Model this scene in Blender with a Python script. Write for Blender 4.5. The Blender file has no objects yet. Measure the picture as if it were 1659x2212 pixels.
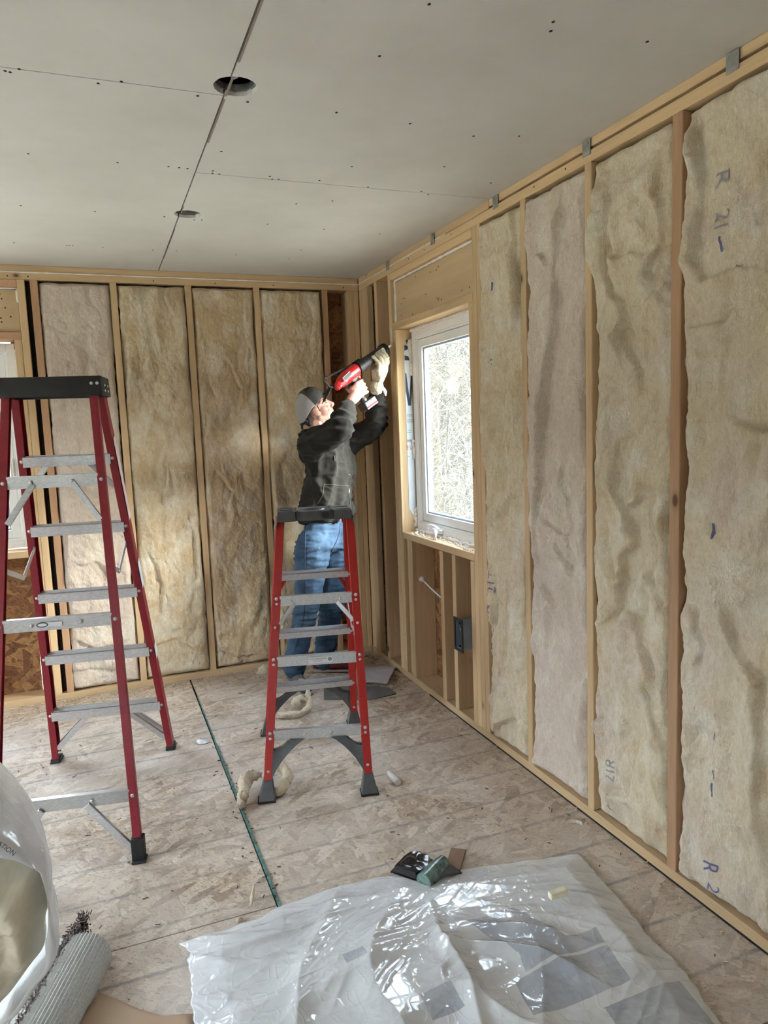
import bpy, bmesh, math, random
import numpy as np
from mathutils import Vector, Matrix, Euler, noise as mnoise

S = bpy.context.scene
COL = S.collection

# ------------------------------------------------------------------ camera
F_PX, YAW, PITCH, ROLL = 1567.05, 0.372085, -0.116553, -0.0381135
CAM = np.array([-1.62616, -4.46530, 1.49795])
def cam_axes():
    cy, sy, cp, sp = math.cos(YAW), math.sin(YAW), math.cos(PITCH), math.sin(PITCH)
    w = np.array([sy*cp, cy*cp, sp]); r = np.array([cy, -sy, 0.0]); u = np.cross(r, w)
    c, s = math.cos(ROLL), math.sin(ROLL)
    return c*r+s*u, -s*r+c*u, w
RR, UU, WW = cam_axes()
cd = bpy.data.cameras.new('camera'); cam = bpy.data.objects.new('camera', cd); COL.objects.link(cam)
cd.sensor_fit = 'VERTICAL'; cd.sensor_height = 36; cd.lens = F_PX/2212*36
cd.clip_start = 0.05; cd.clip_end = 400
cam.matrix_world = Matrix(((RR[0], UU[0], -WW[0], CAM[0]), (RR[1], UU[1], -WW[1], CAM[1]), (RR[2], UU[2], -WW[2], CAM[2]), (0, 0, 0, 1)))
S.camera = cam
def at(px, py, Y):            # the point of the plane y = Y seen at a pixel of the photograph
    d = WW + RR*(px-829.5)/F_PX - UU*(py-1106)/F_PX
    return CAM + d*((Y-CAM[1])/d[1])
def fl(px, py, z=0.0):        # the same for a level plane
    d = WW + RR*(px-829.5)/F_PX - UU*(py-1106)/F_PX
    return CAM + d*((z-CAM[2])/d[2])

# ------------------------------------------------------------------ light
S.view_settings.view_transform = 'Standard'; S.view_settings.look = 'None'
S.view_settings.gamma = 1.0; S.view_settings.use_curve_mapping = False
S.view_settings.exposure = 0.84
w = bpy.data.worlds.new('sky'); S.world = w; w.use_nodes = True
nt = w.node_tree; nt.nodes.clear()
bg = nt.nodes.new('ShaderNodeBackground'); wo = nt.nodes.new('ShaderNodeOutputWorld')
tc = nt.nodes.new('ShaderNodeTexCoord'); sx = nt.nodes.new('ShaderNodeSeparateXYZ'); cr = nt.nodes.new('ShaderNodeValToRGB')
nt.links.new(tc.outputs['Generated'], sx.inputs[0]); nt.links.new(sx.outputs[2], cr.inputs[0])
cr.color_ramp.elements[0].color = (0.90, 0.95, 1.0, 1); cr.color_ramp.elements[1].color = (0.70, 0.84, 1.0, 1)
nt.links.new(cr.outputs[0], bg.inputs[0]); bg.inputs[1].default_value = 12.5
nt.links.new(bg.outputs[0], wo.inputs[0])
sl = bpy.data.lights.new('hazy_sun', 'SUN'); sl.energy = 14.0; sl.angle = math.radians(34); sl.color = (1.0, .95, .86)
so = bpy.data.objects.new('hazy_sun', sl); COL.objects.link(so); so.rotation_euler = Vector((-.80, .56, -.36)).to_track_quat('-Z', 'Z').to_euler()
S.cycles.max_bounces = 7; S.cycles.diffuse_bounces = 4; S.cycles.glossy_bounces = 2
S.cycles.use_adaptive_sampling = True; S.cycles.adaptive_threshold = 0.07; S.cycles.adaptive_min_samples = 16
S.cycles.transmission_bounces = 4; S.cycles.transparent_max_bounces = 12
S.cycles.use_denoising = True
S.cycles.sample_clamp_indirect = 8.0
S.cycles.caustics_reflective = False; S.cycles.caustics_refractive = False
def portal(loc, rot, sx_, sy_):          # marks a window opening for light sampling, gives no light itself
    l = bpy.data.lights.new('window_portal', 'AREA'); l.shape = 'RECTANGLE'; l.size = sx_; l.size_y = sy_
    l.cycles.is_portal = True
    o = bpy.data.objects.new('window_portal', l); COL.objects.link(o); o.location = loc; o.rotation_euler = rot

# ------------------------------------------------------------------ helpers
def perlin(x, y, seed=0):
    x = np.asarray(x, float); y = np.asarray(y, float)
    xi = np.floor(x).astype(np.int64); yi = np.floor(y).astype(np.int64); xf = x-xi; yf = y-yi
    def g(ix, iy, fx, fy):
        h = (ix*374761393 + iy*668265263 + seed*974634777) & 0xffffffff
        h = ((h ^ (h >> 13))*1274126177) & 0xffffffff; h = h ^ (h >> 16)
        a = (h & 0xffff)/65536.0*2*np.pi
        return np.cos(a)*fx+np.sin(a)*fy
    u = xf*xf*xf*(xf*(xf*6-15)+10); v = yf*yf*yf*(yf*(yf*6-15)+10)
    a = g(xi, yi, xf, yf); b = g(xi+1, yi, xf-1, yf); c = g(xi, yi+1, xf, yf-1); d = g(xi+1, yi+1, xf-1, yf-1)
    return (a*(1-u)+b*u)*(1-v)+(c*(1-u)+d*u)*v
def fbm(x, y, seed=0, o=4):
    s = 0; a = 1.0
    for i in range(o): s = s+a*perlin(x*2**i, y*2**i, seed+i*17); a *= .5
    return s
class MB:
    def __init__(self): self.v = []; self.f = []; self.n = 0; self.mi = []
    def add(self, vs, fs, m=0):
        vs = [tuple(float(c) for c in q) for q in vs]
        self.v += vs; self.f += [tuple(i+self.n for i in q) for q in fs]; self.mi += [m]*len(fs); self.n += len(vs); return self
    def box(self, lo, hi, m=0):
        x0, y0, z0 = [min(a, b) for a, b in zip(lo, hi)]; x1, y1, z1 = [max(a, b) for a, b in zip(lo, hi)]
        return self.add([(x0,y0,z0),(x1,y0,z0),(x1,y1,z0),(x0,y1,z0),(x0,y0,z1),(x1,y0,z1),(x1,y1,z1),(x0,y1,z1)],
            [(0,3,2,1),(4,5,6,7),(0,1,5,4),(1,2,6,5),(2,3,7,6),(3,0,4,7)], m)
    def tube(self, pts, r, n=8, m=0, cap=True):
        P = [np.array(p, float) for p in pts]; k = len(P); rs = r if hasattr(r, '__len__') else [r]*k
        ref = np.array([0, 0, 1.0]); vs = []; prev = None
        for i in range(k):
            t = P[min(i+1, k-1)]-P[max(i-1, 0)]; t = t/(np.linalg.norm(t)+1e-12)
            if prev is None:
                a = np.cross(t, ref)
                if np.linalg.norm(a) < .1: a = np.cross(t, np.array([1.0, 0, 0]))
            else: a = prev-t*(prev@t)
            a = a/(np.linalg.norm(a)+1e-12); b = np.cross(t, a); prev = a
            for j in range(n):
                th = 2*math.pi*j/n; vs.append(P[i]+rs[i]*(math.cos(th)*a+math.sin(th)*b))
        fs = [(i*n+j, i*n+(j+1) % n, (i+1)*n+(j+1) % n, (i+1)*n+j) for i in range(k-1) for j in range(n)]
        if cap: fs += [tuple(range(n-1, -1, -1)), tuple((k-1)*n+j for j in range(n))]
        return self.add(vs, fs, m)
    def prism(self, poly, off, m=0):     # poly: 3-D outline, off: extrusion vector
        k = len(poly); o = np.array(off, float); A = [np.array(p, float) for p in poly]
        return self.add(A+[a+o for a in A], [tuple(range(k-1, -1, -1)), tuple(range(k, 2*k))]+[(i, (i+1) % k, (i+1) % k+k, i+k) for i in range(k)], m)
    def beam(self, p0, p1, ex, wx, wy, m=0, prof=None):   # bar from p0 to p1; ex = direction of its width wx
        p0 = np.array(p0, float); p1 = np.array(p1, float); t = p1-p0; t = t/np.linalg.norm(t)
        ex = np.array(ex, float); ex = ex-t*(ex@t); ex /= np.linalg.norm(ex); ey = np.cross(t, ex)
        pr = prof or [(-wx/2, -wy/2), (wx/2, -wy/2), (wx/2, wy/2), (-wx/2, wy/2)]
        return self.prism([p0+a*ex+b*ey for a, b in pr], p1-p0, m)
    def obj(self, name, mat, parent=None, smooth=False, bevel=0, seg=2, angle=35):
        org = np.array(parent['_w'] if parent is not None else (0, 0, 0), float)
        me = bpy.data.meshes.new(name)
        me.from_pydata([(v[0]-org[0], v[1]-org[1], v[2]-org[2]) for v in self.v], [], self.f)
        mats = mat if isinstance(mat, (list, tuple)) else [mat]
        for q in mats: me.materials.append(q)
        if len(mats) > 1: me.polygons.foreach_set('material_index', self.mi)
        bm = bmesh.new(); bm.from_mesh(me); bmesh.ops.recalc_face_normals(bm, faces=bm.faces)
        if bevel:
            bmesh.ops.bevel(bm, geom=[e for e in bm.edges if len(e.link_faces) == 2 and e.calc_face_angle(0) > .6], offset=bevel, segments=seg, affect='EDGES', profile=.5, clamp_overlap=True)
        bm.to_mesh(me); bm.free()
        if smooth:
            me.polygons.foreach_set('use_smooth', [True]*len(me.polygons))
            me.set_sharp_from_angle(angle=math.radians(angle))
        o = bpy.data.objects.new(name, me); COL.objects.link(o)
        if parent is not None: o.parent = parent; o['_w'] = parent['_w']
        else: o['_w'] = (0.0, 0.0, 0.0)
        return o
def tag(o, label=None, cat=None, group=None, kind=None):
    if label: o['label'] = label
    if cat: o['category'] = cat
    if group: o['group'] = group
    if kind: o['kind'] = kind
    return o
def thing(name, loc=(0, 0, 0), label=None, cat=None, group=None, kind=None):
    o = bpy.data.objects.new(name, None); COL.objects.link(o); o.location = loc; o['_w'] = tuple(float(c) for c in loc)
    o.empty_display_size = .1
    return tag(o, label, cat, group, kind)
def solo(mb, name, mat, loc, label, cat, group=None, kind=None, **k):   # a thing that is one mesh
    par = {'_w': loc}
    me_o = mb.obj(name, mat, None, **k); me = me_o.data
    me.transform(Matrix.Translation((-loc[0], -loc[1], -loc[2]))); me_o.location = loc; me_o['_w'] = tuple(loc)
    return tag(me_o, label, cat, group, kind)

# ------------------------------------------------------------------ materials
class NT:
    def __init__(self, name):
        self.m = bpy.data.materials.new(name); self.m.use_nodes = True; self.t = self.m.node_tree; self.t.nodes.clear()
        self.out = self.n('OutputMaterial'); self.p = self.n('BsdfPrincipled'); self.l(self.p, 0, self.out, 0)
    def n(self, ty, **k):
        q = self.t.nodes.new('ShaderNode'+ty)
        for a, b in k.items():
            if a.startswith('_'): q.inputs[a[1:].replace('_', ' ')].default_value = b
            else: setattr(q, a, b)
        return q
    def l(self, a, ao, b, bi): self.t.links.new(a.outputs[ao], b.inputs[bi])
    def coord(self, scale=(1, 1, 1), rot=(0, 0, 0), rnd=True, space='Object', loc=(0, 0, 0)):
        c = self.n('TexCoord'); mp = self.n('Mapping'); mp.inputs['Scale'].default_value = scale; mp.inputs['Rotation'].default_value = rot; mp.inputs['Location'].default_value = loc
        if rnd:
            oi = self.n('ObjectInfo'); vm = self.n('VectorMath', operation='MULTIPLY_ADD'); vm.inputs[1].default_value = (37.0, 23.0, 11.0)
            self.l(oi, 'Random', vm, 0); self.l(c, space, vm, 2); self.l(vm, 0, mp, 0)
        else: self.l(c, space, mp, 0)
        return mp
    def noise(self, mp, scale, detail=4, rough=.5, dist=0):
        q = self.n('TexNoise'); q.inputs['Scale'].default_value = scale; q.inputs['Detail'].default_value = detail
        q.inputs['Roughness'].default_value = rough; q.inputs['Distortion'].default_value = dist
        if mp is not None: self.l(mp, 0, q, 'Vector')
        return q
    def ramp(self, src, so, stops):
        q = self.n('ValToRGB'); e = q.color_ramp.elements
        while len(e) < len(stops): e.new(.5)
        for i, (p, c) in enumerate(stops): e[i].position = p; e[i].color = (*(c if hasattr(c, '__len__') else (c, c, c)), 1)
        self.l(src, so, q, 0); return q
    def mix(self, a, ao, b, bo, f=.5, fo=None, mode='MIX'):
        q = self.n('Mix', data_type='RGBA', blend_type=mode)
        if fo is not None: self.t.links.new(f.outputs[fo], q.inputs[0])
        else: q.inputs[0].default_value = f
        for s, so, i in ((a, ao, 6), (b, bo, 7)):
            if so is None: q.inputs[i].default_value = (*s, 1)
            else: self.t.links.new(s.outputs[so], q.inputs[i])
        return q
    def math(self, op, a, ao, b=None, bo=None, c=None):
        q = self.n('Math', operation=op)
        for i, (s, so) in enumerate(((a, ao), (b, bo))):
            if s is None: continue
            if so is None: q.inputs[i].default_value = s
            else: self.t.links.new(s.outputs[so], q.inputs[i])
        if c is not None: q.inputs[2].default_value = c
        return q
    def bump(self, h, ho, strength=.3, dist=.01):
        b = self.n('Bump'); b.inputs['Strength'].default_value = strength; b.inputs['Distance'].default_value = dist
        self.t.links.new(h.outputs[ho], b.inputs['Height']); self.l(b, 0, self.p, 'Normal'); return b
    def base(self, s, so): self.t.links.new(s.outputs[so], self.p.inputs['Base Color'])
    def set(self, **k):
        for a, b in k.items(): self.p.inputs[a.replace('_', ' ')].default_value = b
        return self
def plain(name, col, rough=.6, metal=0, var=.12, nscale=30, bump=.1, **k):
    n = NT(name); mp = n.coord(); q = n.noise(mp, nscale, 4)
    c = np.array(col); r = n.ramp(q, 0, [(.3, tuple(c*(1-var))), (.7, tuple(np.minimum(c*(1+var), 1)))])
    n.base(r, 0); n.set(Roughness=rough, Metallic=metal, **k)
    if bump: n.bump(q, 0, bump, .003)
    return n.m
def wood(name, light, dark, knot=(0.10, 0.045, 0.018), gs=1.0):
    n = NT(name); mp = n.coord((1, 1, .07)); g = n.noise(mp, 55*gs, 5, .6, .6); g2 = n.noise(mp, 9*gs, 3, .5, 1.5)
    a = n.ramp(g, 0, [(.30, dark), (.62, light)])
    b = n.ramp(g2, 0, [(.35, tuple(np.array(light)*.80)), (.65, tuple(np.minimum(np.array(light)*1.10, 1)))])
    c = n.mix(a, 0, b, 0, .5)
    oi = n.n('ObjectInfo'); hv = n.n('HueSaturation'); mr = n.n('MapRange'); mr.inputs['To Min'].default_value = .86; mr.inputs['To Max'].default_value = 1.12
    n.l(oi, 'Random', mr, 'Value'); n.l(mr, 0, hv, 'Value'); n.t.links.new(c.outputs[2], hv.inputs['Color'])
    mk = n.coord((1, 1, .55)); nz = n.noise(mk, 7, 2); vv = n.n('TexVoronoi', feature='F1'); vv.inputs['Scale'].default_value = 5.5
    va = n.n('VectorMath', operation='MULTIPLY_ADD'); va.inputs[1].default_value = (.02, .02, .02); n.l(nz, 1, va, 0); n.l(mk, 0, va, 2); n.l(va, 0, vv, 'Vector')
    kr = n.ramp(vv, 'Distance', [(.045, (1, 1, 1)), (.075, (.25, .25, .25)), (.12, (0, 0, 0))])
    d = n.mix(hv, 0, knot, None, kr, 0); n.base(d, 2); n.set(Roughness=.75)
    n.bump(g, 0, .25, .002); return n.m
def osb(name, cols, scale=1.0, dust=None, dust_amt=.5, lines=False, rnd=True, dark=.5, wall=False):
    n = NT(name); last = None; bl = None
    b0 = n.coord((1, 1, 1), rnd=rnd); sp0 = n.n('SeparateXYZ'); n.l(b0, 0, sp0, 0); cb0 = n.n('CombineXYZ')
    if wall: su = n.math('ADD', sp0, 0, sp0, 1); n.l(su, 0, cb0, 0); n.l(sp0, 2, cb0, 1)
    else: n.l(sp0, 0, cb0, 0); n.l(sp0, 1, cb0, 1)
    def rc(sc, ang, off=(0, 0, 0)):
        a = n.n('Mapping'); a.inputs['Rotation'].default_value = (0, 0, ang); b = n.n('Mapping'); b.inputs['Scale'].default_value = sc; b.inputs['Location'].default_value = off
        n.l(cb0, 0, a, 0); n.l(a, 0, b, 0); return b
    for i, ang in enumerate((.25, 1.35, 2.5)):
        mp = rc((15*scale, 50*scale, 1), ang, (i*3.7, i*1.9, 0))
        nz = n.noise(mp, .35, 2); vm = n.n('VectorMath', operation='MULTIPLY_ADD'); vm.inputs[1].default_value = (.9, .9, .9); n.l(nz, 1, vm, 0); n.l(mp, 0, vm, 2)
        v = n.n('TexVoronoi', feature='F1'); v.inputs['Scale'].default_value = 1.0; n.l(vm, 0, v, 'Vector')
        sp = n.n('SeparateColor'); n.l(v, 'Color', sp, 0)
        st = n.noise(rc((30*scale, 260*scale, 1), ang), 1.0, 3)
        cc = n.ramp(sp, 0, [(k/(len(cols)-1), c) for k, c in enumerate(cols)])
        cc = n.mix(cc, 0, n.ramp(st, 0, [(.3, .62), (.6, 1.0)]), 0, .8, mode='MULTIPLY')
        ed = n.n('TexVoronoi', feature='DISTANCE_TO_EDGE'); n.l(vm, 0, ed, 'Vector')
        er = n.ramp(ed, 'Distance', [(.0, dark), (.05, 1.0)])
        cc = n.mix(cc, 2, er, 0, .75, mode='MULTIPLY')
        if last is None: last = cc; bl = sp
        else:
            mk = n.ramp(sp, 1, [(.56, 0), (.60, 1)]); last = n.mix(last, 2, cc, 2, mk, 0); bl = n.mix(bl, 0 if i == 1 else 2, sp, 0, mk, 0)
    last_o = 2
    fine = n.noise(rc((60*scale, 130*scale, 1), .7), 1.0, 5, .7)
    fr = n.ramp(fine, 0, [(.38, .18), (.46, 1.0)]); last = n.mix(last, 2, fr, 0, .75, mode='MULTIPLY')
    if dust is not None:
        dn = n.noise(n.coord((1, 1, 1), rnd=False), 2.2, 7, .62); dr = n.ramp(dn, 0, [(.32, 0), (.66, dust_amt)])
        last = n.mix(last, 2, dust, None, dr, 0)
    if lines:
        tcn = n.n('TexCoord'); s = n.n('SeparateXYZ'); n.l(tcn, 'Object', s, 0)
        wz = n.noise(tcn and n.coord((1, 1, 1), rnd=False), 45, 2); wob = n.math('MULTIPLY_ADD', wz, 0, .012, None, -.006)
        yy = n.math('ADD', s, 1, wob, 0); y2 = n.math('ADD', yy, 0, 1.25+2.0335*10+.1016, None); md = n.math('MODULO', y2, 0, .20335, None)
        ds = n.math('SUBTRACT', md, 0, .1016, None); ab = n.math('ABSOLUTE', ds, 0)
        lr = n.ramp(ab, 0, [(.0055, 1), (.0085, 0)]); wear = n.noise(n.coord((1, 1, 1), rnd=False), 14, 5, .7); wr = n.ramp(wear, 0, [(.36, .14), (.62, .62)])
        f = n.math('MULTIPLY', lr, 0, wr, 0); last = n.mix(last, 2, (.16, .155, .16), None, f, 0)
    n.base(last, last_o); n.set(Roughness=.8); n.bump(fine, 0, .35, .003); return n.m

M = {}
M['pine'] = wood('pine_lumber', (.62, .435, .245), (.47, .315, .168))
M['fir'] = wood('reddish_fir_lumber', (.50, .30, .17), (.36, .19, .10))
M['lvl'] = wood('yellow_header_lumber', (.58, .42, .25), (.47, .33, .18), gs=.5)
M['osb'] = osb('wall_sheathing_osb', [(.18, .075, .03), (.33, .15, .06), (.47, .25, .10), (.26, .11, .045)], .62, wall=True)
M['floor'] = osb('subfloor_osb', [(.30, .20, .13), (.50, .37, .26), (.70, .57, .44), (.40, .28, .19), (.60, .46, .33)], .8, (.64, .58, .53), .62, True, False, .30)
n = NT('ceiling_drywall'); mp = n.coord((1, 1, 1), rnd=False); a = n.noise(mp, 2.2, 6, .6); b = n.noise(mp, 340, 2)
r = n.ramp(a, 0, [(.3, (.60, .575, .54)), (.7, (.69, .67, .64))]); n.base(r, 0); n.set(Roughness=.85); M['dry'] = n.m
M['black'] = plain('dark_void', (.01, .01, .01), .9, bump=0)
M['vinyl'] = plain('window_vinyl', (.87, .86, .84), .4, var=.02, bump=0)
M['vinyl2'] = plain('window_sash_vinyl', (.88, .89, .89), .3, var=.02, bump=0)
M['spacer'] = plain('glass_spacer_bar', (.35, .42, .50), .4, .3, var=.05, bump=0)
M['film'] = plain('housewrap_film', (.74, .80, .83), .45, var=.06, nscale=12, bump=.3)
M['navy'] = plain('navy_print', (.02, .035, .07), .5, bump=0)
M['red_ink'] = plain('red_print', (.55, .05, .06), .5, bump=0)
M['teal_ink'] = plain('teal_print', (.12, .50, .45), .5, bump=0)
M['blue_ink'] = plain('blue_stamp_ink', (.13, .13, .27), .9, bump=0)
M['grey_ink'] = plain('grey_stamp_ink', (.30, .28, .27), .9, bump=0)
M['black_ink'] = plain('black_print', (.012, .01, .012), .6, bump=0)
M['foam'] = plain('spray_foam', (.78, .72, .66), .8, var=.12, nscale=60, bump=.5)
M['caulk'] = plain('white_caulk', (.82, .79, .77), .5, var=.05, bump=.1)
M['galv'] = plain('galvanised_steel', (.42, .43, .42), .42, .9, var=.25, nscale=40)
M['alu'] = NT('brushed_aluminium')
n = M['alu']; mp = n.coord((.3, 8, 8), rnd=True); a = n.noise(mp, 40, 4); n.base(n.ramp(a, 0, [(.3, (.50, .50, .51)), (.7, (.70, .70, .72))]), 0); n.set(Metallic=.85, Roughness=.36); n.bump(a, 0, .08, .001)
d_ = n.noise(n.coord(), 18, 6, .7); n.t.links.new(n.ramp(d_, 0, [(.4, .30), (.7, .52)]).outputs[0], n.p.inputs['Roughness']); M['alu'] = n.m
M['rivet'] = plain('rivet_steel', (.62, .60, .58), .35, .8, bump=0)
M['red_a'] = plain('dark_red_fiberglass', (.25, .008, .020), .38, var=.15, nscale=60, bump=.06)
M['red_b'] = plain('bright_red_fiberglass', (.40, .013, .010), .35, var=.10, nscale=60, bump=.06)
M['blk_pl'] = plain('black_plastic', (.010, .010, .011), .5, var=.3, nscale=40, bump=.1)
M['gry_pl'] = plain('dark_grey_plastic', (.075, .078, .080), .45, var=.15, nscale=50, bump=.1)
M['cap_top'] = plain('grey_plastic_cap', (.11, .112, .115), .35, var=.15, nscale=50, bump=.1)
M['label'] = plain('white_label', (.75, .76, .78), .4, var=.05, bump=0)
M['ladder_label'] = plain('pink_white_label', (.72, .55, .56), .4, var=.2, bump=0)
M['rubber'] = plain('black_rubber', (.015, .015, .016), .7, bump=.2)
M['box_pvc'] = plain('blue_grey_box_plastic', (.16, .19, .24), .4, var=.1, bump=.05)
M['wire'] = plain('white_cable', (.72, .70, .68), .45, var=.05, bump=0)
M['teal'] = plain('teal_sealed_edge', (.07, .17, .155), .7, var=.5, nscale=60, bump=.5)
M['seam_dark'] = plain('drywall_core', (.30, .24, .21), .9, bump=.3)
def insul():
    n = NT('fiberglass_insulation'); oi = n.n('ObjectInfo')
    sc = n.n('SeparateColor'); n.l(oi, 'Color', sc, 0)
    big = n.noise(n.coord((1, 1, .7)), 3.2, 3, .6, .5); mid = n.noise(n.coord((1, 1, .6)), 13, 4, .65, .8)
    cream = (.70, .59, .42); pinkc = (.66, .545, .45); brown = (.54, .375, .20); white = (.78, .72, .60)
    ro = n.math('ADD', n.math('MULTIPLY', big, 0, 1.0, None), 0, n.math('SUBTRACT', sc, 0, .5, None), 0)
    c1 = n.mix(cream, None, pinkc, None, n.ramp(ro, 0, [(.38, 0), (.62, 1)]), 0)
    bo = n.math('ADD', n.math('MULTIPLY', mid, 0, 1.0, None), 0, n.math('SUBTRACT', sc, 1, .5, None), 0)
    c2 = n.mix(c1, 2, brown, None, n.ramp(bo, 0, [(.50, 0), (.74, .75)]), 0)
    m2 = n.noise(n.coord((1, 1, .8), loc=(9, 3, 5)), 8, 3, .6); c3 = n.mix(c2, 2, white, None, n.ramp(m2, 0, [(.50, 0), (.72, .75)]), 0)
    hz = n.noise(n.coord((1, 1, .35), (0, .25, 0)), 120, 3, .7, 1.2); c4 = n.mix(c3, 2, n.ramp(hz, 0, [(.30, .76), (.62, 1.08)]), 0, .7, mode='MULTIPLY')
    n.base(c4, 2); n.set(Roughness=1.0); n.p.inputs['Sheen Weight'].default_value = .25; n.p.inputs['Specular IOR Level'].default_value = .15
    f2 = n.noise(n.coord((1, 1, 1)), 42, 4, .72, 1.0); n.bump(n.mix(hz, 0, f2, 0, .55), 2, .85, .013); return n.m
M['insul'] = insul()
M['insul_lit'] = plain('lit_cream_insulation', (.86, .80, .64), 1.0, var=.10, nscale=14, bump=.9)  # paler copy for the bag, its lit look put into the colour
n = NT('window_glass'); n.t.nodes.remove(n.p); tr = n.n('BsdfTransparent'); gl = n.n('BsdfGlossy'); gl.inputs['Roughness'].default_value = .02; fr = n.n('LayerWeight'); fr.inputs[0].default_value = .22; mx = n.n('MixShader')
tr.inputs[0].default_value = (.93, .96, .97, 1); fm_ = n.math('MULTIPLY', fr, 1, .5, None); n.l(fm_, 0, mx, 0); n.l(tr, 0, mx, 1); n.l(gl, 0, mx, 2); n.l(mx, 0, n.out, 0); M['glass'] = n.m

# ------------------------------------------------------------------ lumber pieces
def board(parent, name, mat, lo, hi, bevel=.0025, label=None):
    lo, hi = np.minimum(np.array(lo, float), np.array(hi, float)), np.maximum(np.array(lo, float), np.array(hi, float))
    c = (lo+hi)/2; d = hi-lo; ax = int(np.argmax(d)); mb = MB()
    R = {2: Matrix.Identity(3), 0: Matrix.Rotation(math.pi/2, 3, 'Y'), 1: Matrix.Rotation(-math.pi/2, 3, 'X')}[ax]
    dl = {2: (d[0], d[1], d[2]), 0: (d[2], d[1], d[0]), 1: (d[0], d[2], d[1])}[ax]
    mb.box((-dl[0]/2, -dl[1]/2, -dl[2]/2), (dl[0]/2, dl[1]/2, dl[2]/2))
    o = mb.obj(name, mat, None, bevel=min(bevel, min(dl)*.3), seg=1)
    o.parent = parent; pw = parent['_w']; o.matrix_local = Matrix.Translation(Vector(c)-Vector(pw)) @ R.to_4x4(); o['_w'] = tuple(c)
    if label: o['label'] = label
    return o
def text_mb(txt, size, font_extrude=0.0):
    cu = bpy.data.curves.new('lettering', 'FONT'); cu.body = txt; cu.size = size; cu.extrude = font_extrude; cu.align_x = 'CENTER'; cu.align_y = 'CENTER'; cu.resolution_u = 3
    o = bpy.data.objects.new('lettering', cu); COL.objects.link(o); bpy.context.view_layer.update()
    me = o.to_mesh(); vs = [tuple(v.co) for v in me.vertices]; fs = [tuple(p.vertices) for p in me.polygons]; o.to_mesh_clear()
    bpy.data.objects.remove(o); bpy.data.curves.remove(cu); return vs, fs
def put_text(parent, txt, size, origin, ex, ey, mat, name='lettering', mats=0, sx=1.0):
    vs, fs = text_mb(txt, size); o = np.array(origin, float); ex = np.array(ex, float); ey = np.array(ey, float)
    nn = np.cross(ex, ey); ob = MB().add([o+ex*v[0]*sx+ey*v[1]+nn*.0006 for v in vs], fs).obj(name, mat, parent); return ob

# ------------------------------------------------------------------ room shell
H = 2.44; ZP = 2.364
X_L, Y_R = -4.60, -7.20            # far side wall and the wall behind the camera
def PR(u, z, d): return (d, -u, z)
def PB(u, z, d): return (-u, d, z)
floor = thing('floor', label='oriented strand board subfloor with grey printed lines', kind='structure')
g = .0035
seam_l = -1.2075; seam_r = -1.1955
for (x0, x1, cuts) in ((X_L-.15, -3.64, [.14, -2.9, -5.3, Y_R-.15]), (-3.633, -2.424, [.14, -1.1, -3.54, -5.98, Y_R-.15]), (-2.417, seam_l, [.14, -2.322, -4.76, Y_R-.15]), (seam_r, .14, [.14, -.832, -3.272, -5.71, Y_R-.15])):
    for a, b in zip(cuts[:-1], cuts[1:]):
        MB().box((x0, b+g/2, -.018), (x1, a-g/2, 0)).obj('panel', M['floor'], floor, bevel=.001, seg=1)
MB().box((X_L-.2, Y_R-.2, -.30), (.16, .16, -.02)).obj('joist_deck', M['black'], floor)
te = MB()
te.box((seam_r-.0085, -2.62, -.012), (seam_r+.0005, -1.02, .0035)); te.box((seam_r-.0055, -1.02, -.012), (seam_r, -.30, .0012))
te.obj('sealed_edge', M['teal'], floor, label=None) if False else tag(te.obj('sealed_edge', M['teal'], floor), 'teal painted panel edge along the floor seam')

ceiling = thing('ceiling', (0, 0, H), 'unfinished drywall ceiling with dark seams and screw dots', kind='structure')
HOLES = [(-1.196, -2.364, .0585), (-1.184, -1.140, .0560)]
sx0 = -1.2165
def cut_panel(x0, x1, y0, y1):
    mb = MB(); xs = sorted({x0, x1}); holes = [h for h in HOLES if x0-h[2] < h[0] < x1+h[2] and y0-h[2] < h[1] < y1+h[2]]
    o = mb.box((x0, y0, H), (x1, y1, H+.0127)).obj('drywall_panel', M['dry'], ceiling)
    for h in holes:
        c = MB(); k = 64; rng = random.Random(5)
        rs = [h[2]*(1+.018*(rng.random()-.5)*2) for _ in range(k)]
        c.prism([(h[0]+rs[i]*math.cos(2*math.pi*i/k), h[1]+rs[i]*math.sin(2*math.pi*i/k), H-.05) for i in range(k)], (0, 0, .12))
        co = c.obj('cutter', M['seam_dark'], ceiling)
        md = o.modifiers.new('cut', 'BOOLEAN'); md.operation = 'DIFFERENCE'; md.object = co; md.solver = 'EXACT'
        bpy.context.view_layer.update(); dg = bpy.context.evaluated_depsgraph_get()
        me = bpy.data.meshes.new_from_object(o.evaluated_get(dg)); o.modifiers.clear(); o.data = me
        bpy.data.objects.remove(co)
    return o
for (x0, x1, cuts) in ((X_L-.15, -3.6565, [.15, -1.2, -3.6, -6.0, Y_R-.15]), (-3.6535, sx0-1.2195, [.15, -1.0, -3.4, -5.8, Y_R-.15]), (sx0-1.2165, sx0-.0025, [.15, -2.302, -4.74, Y_R-.15]), (sx0+.0025, .15, [.15, -1.662, -4.10, -6.5, Y_R-.15])):
    for a, b in zip(cuts[:-1], cuts[1:]):
        cut_panel(x0, x1, b+.0018, a-.0018)
MB().box((X_L-.2, Y_R-.2, H+.30), (.2, .2, H+.34)).box((X_L-.2, .155, H-.03), (.2, .2, H+.3)).box((.155, Y_R-.2, H-.03), (.2, .2, H+.3)).box((X_L-.2, Y_R-.2, H), (X_L-.15, .2, H+.3)).box((X_L-.2, Y_R-.2, H), (.2, Y_R-.15, H+.3)).obj('attic_deck', M['black'], ceiling)
sc_ = MB()
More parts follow.
